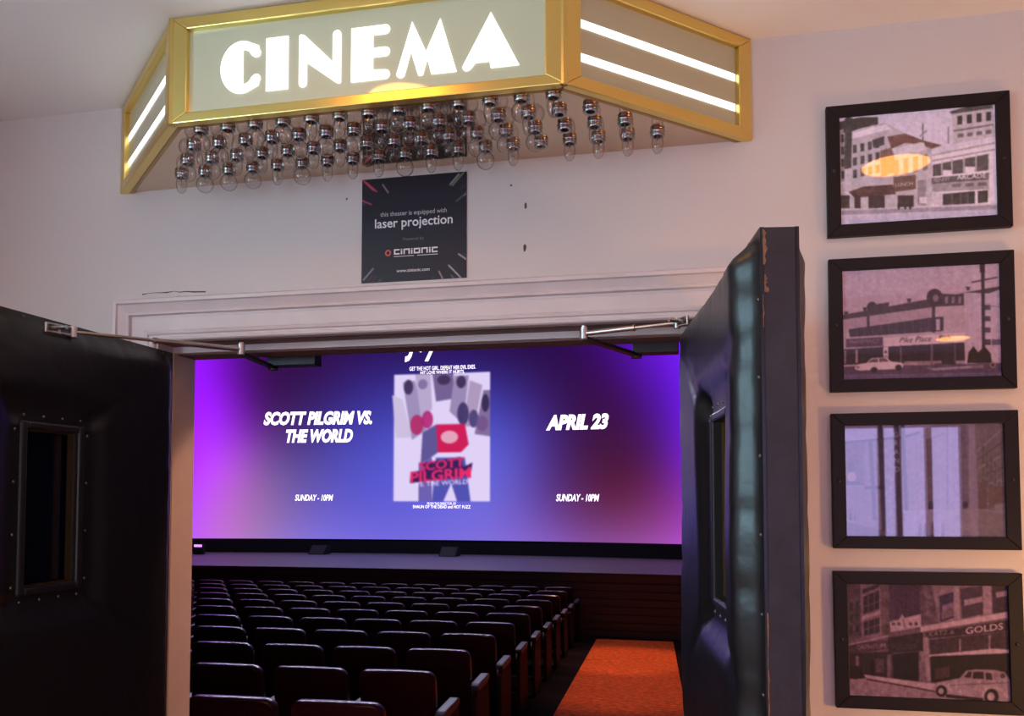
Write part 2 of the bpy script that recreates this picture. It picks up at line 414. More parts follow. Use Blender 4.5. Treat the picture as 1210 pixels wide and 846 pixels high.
# ================================================================== PADDED DOORS
DW = .915      # leaf width
DZ = FL+.012
WU0, WU1, WZ0, WZ1 = .462, .682, 1.310-DZ, 1.760-DZ     # little window in the leaf
def sm(t): t = max(0., min(1., t)); return t*t*(3-2*t)
def pad_h(u, z, amp, seed, H):
    es = min(u, DW-u); ez = min(z, H-z)
    # scalloped pinch at nail pitch along the edges
    k = .5+.5*math.cos(2*math.pi*(z/.155+.2)); kk = .5+.5*math.cos(2*math.pi*(u/.155+.1))
    e = sm(es/.062)*sm(ez/.065)*(1-.45*k**5*math.exp(-es/.028))*(1-.45*kk**5*math.exp(-ez/.028))
    dx = max(WU0-.035-u, u-WU1-.035, 0); dz = max(WZ0-.035-z, z-WZ1-.035, 0)
    w = math.hypot(dx, dz); wn = sm(w/.085)
    h = amp*e*(.42+.58*wn)
    # stretched folds running out from the window corners
    for cu, cz, sx_, sz_ in ((WU0, WZ1, -1, 1), (WU1, WZ1, 1, 1), (WU0, WZ0, -1, -1), (WU1, WZ0, 1, -1)):
        a, b = (u-cu)*sx_, (z-cz)*sz_
        if a > 0 and b > 0:
            along = (a*.8+b*.6); off = (a*.6-b*.8)
            h -= amp*.30*math.exp(-(off/.022)**2)*sm(along/.05)*max(0, 1-along/.33)
    h += amp*.10*math.sin(7*u+3.1*z+seed)*math.sin(5.3*z-2*u+seed*2)*e*wn
    return h
def make_door(n, hx, rz, s, label, T, DH, amps):
    root = empty('door_%d' % n, (hx, -.002, DZ), rz)
    tag(root, label, 'door', kind='structure')
    X = lambda u: s*u
    sl = MB()
    sl.box(X(.002), X(WU0), .0, T, 0, DH); sl.box(X(WU1), X(DW), .0, T, 0, DH)
    sl.box(X(WU0), X(WU1), .0, T, 0, WZ0); sl.box(X(WU0), X(WU1), .0, T, WZ1, DH)
    sl.build('door_panel', M['door_wood'], root, bevel=.002)
    us = sorted(set(np.round(np.concatenate([np.linspace(0, DW, 74), [WU0, WU1]]), 5)))
    zs = sorted(set(np.round(np.concatenate([np.linspace(0, DH, 150), [WZ0, WZ1]]), 5)))
    for side, name in ((1, 'padding'), (-1, 'padding')):
        mb = MB(); nu = len(us)
        amp = amps[0] if side == 1 else amps[1]
        def f(u, z):
            hh = .004+pad_h(u, z, amp, 1.3*n+side, DH)
            return (X(u), T+hh if side == 1 else -hh, z)
        mb.v = [f(u, z) for z in zs for u in us]
        for j in range(len(zs)-1):
            for i in range(nu-1):
                if us[i] >= WU0-1e-6 and us[i+1] <= WU1+1e-6 and zs[j] >= WZ0-1e-6 and zs[j+1] <= WZ1+1e-6: continue
                mb.f.append((j*nu+i, j*nu+i+1, (j+1)*nu+i+1, (j+1)*nu+i))
        # turn the edge down to the wood all round
        def rim(loop):
            b0 = len(mb.v)
            for u, z in loop: mb.v.append((X(u), T-.004 if side == 1 else .004, z))
            ids = [zs.index(z)*nu+us.index(u) for u, z in loop]
            for i in range(len(loop)-1): mb.f.append((ids[i], ids[i+1], b0+i+1, b0+i))
        rim([(u, zs[0]) for u in us]); rim([(u, zs[-1]) for u in us]); rim([(us[0], z) for z in zs]); rim([(us[-1], z) for z in zs])
        wu = [u for u in us if WU0-1e-6 <= u <= WU1+1e-6]; wz = [z for z in zs if WZ0-1e-6 <= z <= WZ1+1e-6]
        rim([(u, wz[0]) for u in wu]); rim([(u, wz[-1]) for u in wu]); rim([(wu[0], z) for z in wz]); rim([(wu[-1], z) for z in wz])
        mb.build(name, M['leather'], root, smooth=True)
    # rolled leather bead round the window, its metal stop and the dark pane
    fr = MB(); y0, y1 = T-.01, T+.012+amps[0]*.4
    fr.box(X(WU0-.012), X(WU0+.012), y0, y1, WZ0-.012, WZ1+.012); fr.box(X(WU1-.012), X(WU1+.012), y0, y1, WZ0-.012, WZ1+.012)
    fr.box(X(WU0+.012), X(WU1-.012), y0, y1, WZ0-.012, WZ0+.010); fr.box(X(WU0+.012), X(WU1-.012), y0, y1, WZ1-.010, WZ1+.012)
    wf = fr.build('window_frame', M['leather_edge'], root, bevel=.006)
    b = MB(); q = .012
    b.box(X(WU0+q), X(WU1-q), T-.016, T+.006, WZ0+.010, WZ0+.014); b.box(X(WU0+q), X(WU1-q), T-.016, T+.006, WZ1-.014, WZ1-.010)
    b.box(X(WU0+q), X(WU0+q+.003), T-.016, T+.006, WZ0+.014, WZ1-.014); b.box(X(WU1-q-.003), X(WU1-q), T-.016, T+.006, WZ0+.014, WZ1-.014)
    b.build('glazing_bead', M['brass_dark'], root)
    MB().box(X(WU0+.001), X(WU1-.001), .02, .026, WZ0+.001, WZ1-.001).build('window_pane', M['dark_glass'], root)
    nl = MB()
    def nail(u, z):
        nl.dome((X(u), T+.003+pad_h(u, z, amps[0], 1.3*n+1, DH), z), .0052, (0, 1, 0))
    g = .028
    for k in range(4): nail(WU0-.005+(WU1-WU0+.01)*(k+.1)/3.2, WZ1+g); nail(WU0-.005+(WU1-WU0+.01)*(k+.1)/3.2, WZ0-g)
    for k in range(4): nail(WU0-g, WZ0+.0+(WZ1-WZ0)*(k+.1)/3.2); nail(WU1+g, WZ0+.0+(WZ1-WZ0)*(k+.1)/3.2)
    for k in range(6): nail(.06+k*.155, DH-.012)
    for k in range(14): nail(.010, .08+k*.155); nail(DW-.010, .08+k*.155)
    nl.build('nail_heads', M['nail'], root, smooth=True)
    if s < 0:   # worn corner of the leading edge shows bare wood
        c = MB(); rw = random.Random(3)
        for y0, y1, z0, z1 in ((T-.012, T-.001, DH-.075, DH-.004), (T-.013, T-.003, DH-.13, DH-.095), (T-.004, T, DH-.20, DH-.135), (T-.0035, T, 1.25, 1.48), (T-.004, T, .62, 1.02), (T-.032, T-.0305, .86, .97), (T-.030, T-.029, .80, .83)):
            m_ = 9; zz = [z0+(z1-z0)*q/m_ for q in range(m_+1)]
            ring = [(y1-(y1-y0)*.12*rw.random(), z) for z in zz] + [(y0+(y1-y0)*.75*rw.random()*(1 if 0 < q < m_ else 1.2), z) for q, z in list(enumerate(zz))[::-1]]
            c.prism(ring, lambda a, b, d: (d, a, b), X(DW-.001), X(DW+.0008))
        c.build('worn_edge', M['bare_wood'], root)
    return root
make_door(1, OX0+.012, R(-90), 1, 'black padded leather door leaf with small dark window, swung open at left of doorway', .052, 2.206, (.030, .022))
make_door(2, .077, R(98), -1, 'black padded leather door leaf seen edge-on beside the framed photographs', .068, 2.238, (.050, .026))

# closer arms under the door head
def closer(label, door_pts, elbow, shaft, body, sgn):
    root = empty('door_closer', tuple(elbow)); tag(root, label, 'door closer', 'door closers over the doorway')
    e = Vector(elbow); L = lambda p: Vector(p)-e
    d0, d1 = map(Vector, door_pts); sh = Vector(shaft)
    br = MB(); ax = (d1-d0).normalized(); up = Vector((0, 0, 1)); sd = ax.cross(up).normalized()
    for k in (-1, 1):
        br.tube(L(d0+up*.011*k), L(d1+up*.011*k), .0035); 
    br.tube(L(d0-up*.013), L(d0+up*.013), .004); br.tube(L(d0+ax*.05-up*.013), L(d0+ax*.05+up*.013), .004)
    br.tube(L(d1-up*.016), L(d1+up*.016), .010, n=14)
    br.tube(L(d0+ax*.02), L(d0+ax*.02-sd*.05*sgn), .006)
    br.build('door_bracket', M['chrome'], root, smooth=True)
    m = d1.lerp(e, .44)
    MB().tube(L(d1), L(m), .0052).build('adjusting_rod', M['chrome'], root, smooth=True)
    MB().tube(L(m), L(m.lerp(e, .03)), .0105, n=14).build('lock_nut', M['chrome'], root, smooth=True)
    MB().tube(L(m.lerp(e, .03)), L(e), .0082).build('sleeve_rod', M['chrome'], root, smooth=True)
    j = MB(); j.tube((0, 0, -.018), (0, 0, .018), .013, n=14); j.tube((0, 0, .018), (0, 0, .024), .008, n=6)
    j.build('elbow_joint', M['chrome'], root, smooth=True)
    a = MB(); d = (sh-e); n = Vector((-d.y, d.x, 0)).normalized()*.013
    a.add([L(p+k*n+Vector((0, 0, z))) for z in (-.020, -.010) for p, k in ((e, -1), (e, 1), (sh, 1), (sh, -1))], [(0,1,2,3),(4,5,6,7),(0,1,5,4),(1,2,6,5),(2,3,7,6),(3,0,4,7)])
    a.tube(L(sh+Vector((0,0,-.026))), L(sh+Vector((0,0,.0))), .018, n=14)
    a.build('main_arm', M['dark_metal'], root)
    bd = MB(); x0, x1, z0, z1 = body
    bd.v = []; bd.box(x0-e.x, x1-e.x, WT+.014-e.y, WT+.075-e.y, z0-e.z, z1-e.z)
    bd.tube(L(((sh.x), sh.y, sh.z-.01)), L((sh.x, sh.y, z0+.01)), .013)
    bd.build('closer_body', M['dark_metal'], root, bevel=.006)
pL = at(285, 413, -.045); sL = at(323, 431, WT+.045)
closer('steel door closer arm reaching from the left padded door to the door head', ((-1.752, -.632, 2.036), (-1.752, -.525, 2.042)), (pL[0], pL[1], 2.063), (sL[0], sL[1], 2.062), (at(322,418,.26)[0], at(377,418,.26)[0], 2.048, 2.10), -1)
pR = at(690, 389, -.045); sR = at(752, 414, WT+.045); qR = at(800, 376, -.13)
closer('steel door closer arm reaching from the right padded door to the door head', ((qR[0]+.03, qR[1]-.04, 2.073), (qR[0], qR[1], 2.074)), (pR[0], pR[1], 2.070), (sR[0], sR[1], 2.062), (at(748,405,.26)[0], at(802,405,.26)[0], 2.048, 2.10), 1)

# ================================================================== CINEMA SIGN
SZ0, SZ1 = 2.650, 2.964
SA, SB, SC_, SD_ = (-2.000, -.001), (-1.482, -.475), (-.323, -.475), (.182, -.001)
org = Vector((-.91, 0, SZ0))
sign = empty('cinema_sign', org)
tag(sign, 'brass framed marquee box sign with lit white letters above the doorway', 'sign')
def face_fn(p, q):
    """coordinates on an upright panel: s along from p to q, z up, d outwards"""
    p, q = Vector((*p, 0)), Vector((*q, 0)); t = (q-p); L = t.length; t.normalize(); n = Vector((t.y, -t.x, 0))
    return (lambda s, z, d: p + t*s + n*d + Vector((0, 0, z)) - org), L
def panel(p, q, bar, bot, top, pname, pm, fname):
    fn, L = face_fn(p, q)
    pan = MB().prism([(bar*.8, SZ0+bot*.8), (L-bar*.8, SZ0+bot*.8), (L-bar*.8, SZ1-top*.8), (bar*.8, SZ1-top*.8)], fn, -.020, -.012).build(pname, pm, sign)
    fr = MB()
    for a in ([(0, SZ0), (L, SZ0), (L-bar, SZ0+bot), (bar, SZ0+bot)], [(0, SZ1), (L, SZ1), (L-bar, SZ1-top), (bar, SZ1-top)],
              [(0, SZ0), (bar, SZ0+bot), (bar, SZ1-top), (0, SZ1)], [(L, SZ0), (L-bar, SZ0+bot), (L-bar, SZ1-top), (L, SZ1)]):
        fr.prism(a, fn, -.022, .006)
    fr.build(fname, M['brass'], sign, bevel=.003)
    return fn, L, pan
fnF, LF, panF = panel(SB, SC_, .050, .030, .036, 'front_panel', M['sign_panel'], 'front_frame')
fnL, LL, panL = panel(SA, SB, .052, .034, .034, 'side_panel', M['side_panel'], 'side_frame')
fnR, LR, panR = panel(SC_, SD_, .052, .034, .034, 'side_panel', M['side_panel'], 'side_frame')
for fn, L, pan in ((fnL, LL, panL), (fnR, LR, panR)):
    for zc in (2.838, 2.745):
        MB().prism([(.055, zc-.011), (L-.055, zc-.011), (L-.055, zc+.011), (.055, zc+.011)], fn, -.011, -.0095).build('light_stripe', M['sign_light'], pan)
# letters: outlines in 0..1 height units, drawn after the fat-and-thin deco face on the sign
def arc(cx, cy, rx, ry, a0, a1, n=14): return [(cx+rx*math.cos(R(a0+(a1-a0)*i/n)), cy+ry*math.sin(R(a0+(a1-a0)*i/n))) for i in range(n+1)]
def cap_end(x0, x1, y, up, n=8):
    r = (x1-x0)/2; c = (x0+x1)/2
    return [(c+r*math.cos(t), y+(r*math.sin(t) if up else -r*math.sin(t))) for t in [math.pi*(1-i/n) if True else 0 for i in range(n+1)]]
letters = {}
# C: solid left bowl with a straight inner edge and two slim horns
o_ = arc(.44, .5, .44, .5, 62, 298, 30)
letters['C'] = [o_ + [(.80, .12)] + arc(.755, .255, .085, .085, -50, 120, 8) + arc(.50, .42, .18, .25, -20, -88, 6)[1:] + [(.47, .165), (.47, .835)] + arc(.50, .58, .18, .25, 88, 20, 6)[:-1] + arc(.755, .745, .085, .085, -120, 50, 8) + [(.80, .88)]]
letters['I'] = [[(0, 0), (.44, 0), (.44, 1), (0, 1)]]
letters['N'] = [[(0, .98), (.03, 1.0), (.10, .98), (.665, .42), (.665, .93)] + arc(.745, .92, .08, .08, 180, 0, 8) + [(.825, .02), (.80, 0), (.74, .02), (.155, .46), (.155, .08)] + arc(.0775, .08, .0775, .08, 0, -180, 8)]
letters['E'] = [[(0, 0), (.66, 0)] + arc(.66, .085, .085, .085, -90, 90, 6) + [(.42, .19), (.42, .42), (.66, .42)] + arc(.66, .505, .085, .085, -90, 90, 6) + [(.42, .59), (.42, .83), (.66, .83)] + arc(.66, .915, .085, .085, -90, 90, 6) + [(0, 1)]]
letters['M'] = [[(.30, 1), (.56, .42), (.82, 1), (1.12, .0), (.66, 0), (.585, .30), (.50, .0), (.42, 0), (.28, .46), (.165, .05)] + arc(.09, .06, .078, .07, 0, -200, 8)]
letters['A'] = [[(.52, 1), (1.02, 0), (.52, 0), (.50, .12), (.24, .12), (.17, .03)] + arc(.09, .06, .08, .07, -30, -215, 8)]
spans = dict(C=(-1.330, -1.204), I=(-1.186, -1.118), N=(-1.084, -.957), E=(-.926, -.812), M=(-.792, -.620), A=(-.603, -.446))
for ch in 'CINEMA':
    x0, x1 = spans[ch]; z0, z1 = (2.722, 2.876)
    zoff = {'C': .010, 'I': .007, 'N': .005, 'E': .003, 'M': 0, 'A': -.001}[ch]*.4
    for out in letters[ch]:
        w0 = min(a for a, b in out); w1 = max(a for a, b in out)
        pts = [((a-w0)/(w1-w0)*(x1-x0)+x0-SB[0], z0+zoff+b*(z1-z0)) for a, b in out]
        mb = MB(); mb.prism(pts, fnF, -.011, -.009)
        mb.build('letter', M['sign_light'], panF)
# corner posts, underside plate, top
for (x, y) in (SB, SC_): MB().tube(Vector((x, y, SZ0))-org, Vector((x, y, SZ1))-org, .010, n=8).build('corner_post', M['brass'], sign)
pl = MB().prism([SA, SB, SC_, SD_], lambda a, b, d: Vector((a*.995-.0045, min(b*.985, -.001), d))-org, SZ0+.004, SZ0+.010)
pl.build('underside_plate', M['plate'], sign)
ed = MB()
for p, q in ((SA, SB), (SC_, SD_), (SB, SC_)):
    fn, L = face_fn(p, q); ed.prism([(.01, SZ0), (L-.01, SZ0), (L-.01, SZ0+.012), (.01, SZ0+.012)], fn, -.034, -.022)
ed.build('lower_lip', M['brass_dark'], sign)
# sockets and clear bulbs on a square pitch
def bulb_mesh(globe):
    me = MB()
    if globe: pr = [(.011, -.008), (.0125, -.014), (.020, -.022)] + [(.0285*math.cos(R(a)), -.042+.0285*math.sin(R(a))) for a in range(40, -91, -13)]
    else: pr = [(.012, -.008), (.0150, -.014), (.0172, -.024), (.0178, -.034), (.0166, -.046), (.0130, -.057), (.007, -.064), (.0004, -.066)]
    me.lathe(pr, n=20); return me
def filament_mesh():
    me = MB(); me.tube((0, 0, -.008), (0, 0, -.024), .0035, .0018, n=8)
    for k in (-1, 1): me.tube((0, 0, -.022), (.006*k, 0, -.036), .0005, n=5)
    me.tube((-.006, 0, -.036), (.006, 0, -.036), .0007, n=5)
    return me
proto = {}
empties = {(1, 12), (2, 12), (3, 11), (1, 13)}
globes0 = {0, 2, 3, 7, 8, 11}
sock0 = None
for j in range(4):
    for k in range(-j, 13+j):
        x = -1.417+.0881*k; y = -.424+.1015*j; z = SZ0+.003
        loc = Vector((x, y, z))-org
        if sock0 is None:
            sm_ = MB(); sm_.lathe([(.0125, -.0135), (.0205, -.0150), (.0215, -.013), (.0215, -.0090), (.0204, -.0078), (.0215, -.0066), (.0215, -.002), (.0230, .0005)], n=20)
            sock0 = sm_.build('socket', M['socket'], sign, smooth=True)
            ins = MB(); ins.lathe([(.0128, -.0134), (.0115, -.003), (.0004, -.002)], n=16); ins0 = ins.build('socket_throat', M['socket_dark'], sock0)
            so = sock0
        else:
            so = sock0.copy(); COL.objects.link(so); so.parent = sign
            c = ins0.copy(); COL.objects.link(c); c.parent = so
        so.location = loc
        if (j, k) in empties: continue
        g = (k in globes0) if j == 0 else (rnd.random() < .62 and k < 12)
        if g not in proto:
            b = bulb_mesh(g).build('light_bulb', M['bulb'], sign, smooth=True); f = filament_mesh().build('filament', M['nail'], b)
            proto[g] = (b, f)
        else:
            b = proto[g][0].copy(); COL.objects.link(b); b.parent = sign
            f = proto[g][1].copy(); COL.objects.link(f); f.parent = b
        b.location = loc; b.rotation_euler = (0, 0, rnd.uniform(0, 6))

# ================================================================== LASER POSTER
px0, px1, pz0, pz1 = -1.0795, -.7165, 2.2775, 2.6285
ps = empty('wall_poster', ((px0+px1)/2, 0, pz0)); tag(ps, 'square black poster about laser projection on the wall under the marquee', 'poster')
pc = Vector(ps.location)
MB().box(px0-pc.x, px1-pc.x, -.004, -.0005, 0, pz1-pz0).build('poster_board', M['frame'], ps)
P = Paint(170, 164, bg=(30, 26, 40)); rr = random.Random(5)
for k in range(46):
    a = rr.uniform(0, 360); c = [(205, 75, 105), (200, 195, 205), (140, 160, 110), (120, 100, 150), (210, 190, 180)][k % 5]
    r0 = rr.uniform(.52, .62); r1 = rr.uniform(.62, .78); ca, sa = math.cos(R(a)), math.sin(R(a))
    P.line(np.array((.5+ca*r0, .48+sa*r0)), np.array((.5+ca*r1, .48+sa*r1)), rr.uniform(.004, .010), c, rr.uniform(.15, .8))
for (a, b), c in (((.03,.02,.15,.13),(215,80,110)), ((.0,.0,.12,.12),(205,75,100)), ((.86,.13,.98,.0),(150,165,110)), ((.84,.12,.93,.02),(190,190,190)), ((.9,.28,1.0,.2),(90,120,110)), ((.0,.2,.1,.25),(200,70,110)), ((.02,.97,.12,.86),(170,170,180)), ((.83,.87,.95,1.0),(220,215,210)), ((.92,.77,1.0,.83),(215,205,205)), ((.2,.06,.26,.15),(190,150,160)), ((.74,.92,.78,1.0),(200,160,160))) and [((q[:2], q[2:]), c) for q, c in (((.03,.02,.15,.13),(215,80,110)), ((.0,.0,.12,.12),(205,75,100)), ((.86,.13,.98,.0),(150,165,110)), ((.84,.12,.93,.02),(190,190,190)), ((.9,.28,1.0,.2),(90,120,110)), ((.0,.2,.1,.25),(200,70,110)), ((.02,.97,.12,.86),(170,170,180)), ((.83,.87,.95,1.0),(220,215,210)), ((.92,.77,1.0,.83),(215,205,205)), ((.2,.06,.26,.15),(190,150,160)), ((.74,.92,.78,1.0),(200,160,160)))]:
    P.line(np.array(a), np.array(b), .011, c, 1)
P.soft(1)
M['poster_print'] = print_mat('poster_print', coat=.25, rough=.5)
print_sheet('poster_print', P, lambda u, v: (px0+(px1-px0)*u-pc.x, -.0043, (pz1-pz0)*(1-v)), M['poster_print'], ps, 1.15)
def lettering(txt, size, x, z, y, m, parent, shear=0, offset=0, sx=1, spacing=1.0, align='CENTER', name='lettering', rot=0):
    V, T = text_mesh(txt, 1, shear, offset, align, spacing)
    mb = MB(); ca, sa = math.cos(rot), math.sin(rot)
    mb.v = [(x+(a*sx*ca-b*sa)*size, y, z+(a*sx*sa+b*ca)*size) for a, b in V]; mb.f = T
    return mb.build(name, m, parent, fix=False)
PW, PH = px1-px0, pz1-pz0
def lt(t, u, v, s, m, **k): lettering(t, s*PH, (px0+PW*u)-pc.x, PH*(1-v), -.0047, m, ps, **k)
lt('this theater is equipped with', .5, .372, .062, M['grey_letter'], sx=.92)
lt('laser projection', .5, .480, .125, M['white_letter'], offset=.012, sx=.98)
lt('Powered by', .5, .615, .042, M['dim_letter'])
lt('www.cinionic.com', .5, .915, .044, M['white_letter'], offset=.006)
# squared technical wordmark and its little ring
def logo():
    mb = MB(); h = .052*PH; t = h*.26; x = px0+PW*.315-pc.x; z = PH*(1-.745); y = -.0047
    def r(a, b, c, d): mb.add([(x+a*h, y, z+b*h), (x+c*h, y, z+b*h), (x+c*h, y, z+d*h), (x+a*h, y, z+d*h)], [(0, 1, 2, 3)])
    q = .26; cur = 0
    for ch in 'cinionic':
        if ch == 'c': r(cur, 0, cur+1.1, q); r(cur, 1-q, cur+1.1, 1); r(cur, q, cur+q, 1-q); cur += 1.32
        if ch == 'i': r(cur, 0, cur+q, .72); r(cur, .80, cur+q, 1); cur += .5
        if ch == 'n': r(cur, 0, cur+q, 1); r(cur+.95, 0, cur+.95+q, 1); r(cur+q, 1-q, cur+.95, 1); cur += 1.45
        if ch == 'o': r(cur, 0, cur+q, 1); r(cur+.95, 0, cur+.95+q, 1); r(cur+q, 1-q, cur+.95, 1); r(cur+q, 0, cur+.95, q); cur += 1.45
    r(0, -.40, cur*.45, -.30); r(cur*.52, -.40, cur-.2, -.30)
    mb.build('logo', M['white_letter'], ps, fix=False)
    rg = MB(); c = (px0+PW*.258-pc.x, PH*(1-.725)); n = 20; r0, r1 = .016*PH, .031*PH
    rg.v = [(c[0]+rad*math.cos(2*math.pi*i/n), y, c[1]+rad*math.sin(2*math.pi*i/n)) for rad in (r0, r1) for i in range(n)]
    rg.f = [(i, (i+1) % n, n+(i+1) % n, n+i) for i in range(n)]
    rg.build('logo_ring', M['red_letter'], ps, fix=False)
logo()

# ================================================================== FRAMED PHOTOGRAPHS
M['photo'] = print_mat('photo_print', coat=1.0, rough=.7, ior=1.62)
M['photo_matte'] = print_mat('photo_print_matte', coat=1.0, rough=.7, ior=1.38)
M['photo_glare'] = print_mat('photo_print_glazed', coat=1.0, rough=.7, ior=1.85)
def bw(g, b=0): return (g*.985, g*.965, min(255, g*1.045+b))
def windows(P, x0, y0, x1, y1, nx, ny, g, slope=0, fill=.55):
    for i in range(nx):
        for j in range(ny):
            a = x0+(x1-x0)*(i+(1-fill)/2)/nx; b = x0+(x1-x0)*(i+(1+fill)/2)/nx
            c = y0+(y1-y0)*(j+.18)/ny; d = y0+(y1-y0)*(j+.82)/ny
            sa, sb = slope*(a-x0), slope*(b-x0)
            P.poly([(a, c+sa), (b, c+sb), (b, d+sb), (a, d+sa)], bw(g))
def photo_a():
    P = Paint(230, 176, [(140, 208), (915, 138), (932, 695), (143, 745)], bw(206, 6))
    P.poly([(140,230),(250,205),(335,205),(335,245),(140,290)], bw(70))
    P.poly([(140,300),(240,262),(370,232),(470,285),(600,360),(600,660),(140,680)], bw(186))
    P.poly([(200,285),(370,240),(400,262),(205,312)], bw(215))
    P.poly([(380,300),(470,285),(560,320),(650,342),(600,360),(560,345),(470,330),(400,360)], (120, 92, 92))
    P.poly([(400,360),(560,325),(575,365),(420,395)], bw(205))
    windows(P, 200, 335, 350, 520, 4, 3, 88, -.22, .5); P.poly([(305,318),(365,298),(365,340),(310,358)], bw(85))
    P.poly([(345,370),(400,355),(430,470),(350,500)], (135, 112, 110)); windows(P, 400, 400, 590, 520, 4, 1, 120, -.2, .5)
    P.poly([(140,270),(165,262),(165,520),(140,525)], bw(150)); windows(P, 145, 280, 172, 520, 1, 4, 70)
    P.poly([(172,212),(208,208),(200,455),(165,462)], bw(78)); P.ell((190, 225), 20, 22, bw(70))
    P.line(np.array((556, 235)), np.array((556, 330)), 5, bw(95)); P.line(np.array((540,300)), np.array((575,270)), 4, bw(110)); P.line(np.array((682, 250)), np.array((682, 335)), 5, bw(120))
    P.poly([(700,180),(905,148),(915,300),(705,335)], bw(188)); P.poly([(685,178),(780,150),(900,142),(900,160),(700,188)], bw(90))
    windows(P, 715, 188, 905, 255, 4, 1, 60, -.13, .5); P.line(np.array((708,272)), np.array((905,240)), 7, bw(110)); windows(P, 720, 283, 905, 312, 4, 1, 110, -.13, .6)
    P.poly([(600,385),(915,312),(930,640),(600,645)], bw(214)); P.line(np.array((600,392)), np.array((915,330)), 10, bw(175)); P.line(np.array((600,420)), np.array((915,362)), 5, bw(150))
    P.poly([(605,440),(882,385),(882,465),(605,497)], bw(98)); 
    for x in (650, 700, 760, 820): P.line(np.array((x, 428-(x-605)*.2)), np.array((x, 495-(x-605)*.11)), 7, bw(190))
    P.rect(655,465,700,492,bw(215)); P.rect(765,448,815,478,bw(215))
    P.poly([(600,505),(885,478),(885,512),(600,535)], bw(105))
    P.text('ARCADE', 798, 508, 34, bw(240), slope=-.08, sx=1.1, offset=.01); P.text('BENNY', 650, 522, 26, bw(200), slope=-.08)
    P.poly([(600,535),(885,512),(885,560),(600,575)], bw(165)); windows(P, 690, 530, 885, 556, 3, 1, 120, -.05, .7)
    P.poly([(655,585),(815,570),(815,632),(655,640)], bw(75)); P.poly([(830,570),(880,566),(880,625),(830,630)], bw(70)); P.rect(600,580,650,640,bw(200))
    for x in (700, 745, 780): P.line(np.array((x, 580)), np.array((x, 635)), 4, bw(130))
    P.poly([(185,575),(260,548),(405,538),(420,585),(215,603)], (96, 74, 76)); P.poly([(185,575),(215,603),(150,570)], bw(205))
    P.poly([(410,500),(520,490),(520,560),(410,575)], (120, 98, 96)); P.text('LUNCH', 462, 545, 26, bw(210), slope=-.08)
    for a, b in ((140,190),(215,245),(285,365),(430,510)): P.rect(a, 592, b, 656, (72, 60, 64))
    P.rect(530,515,570,640,bw(150)); P.rect(538,600,575,632,bw(210))
    P.poly([(140,662),(930,632),(932,695),(143,745)], bw(196, 6)); P.poly([(140,668),(930,640),(930,660),(140,690)], bw(160, 6))
    for x in (435, 468, 492): P.ell((x, 645), 6, 18, bw(60))
    P.mottle(5, 3); P.soft(1); return P
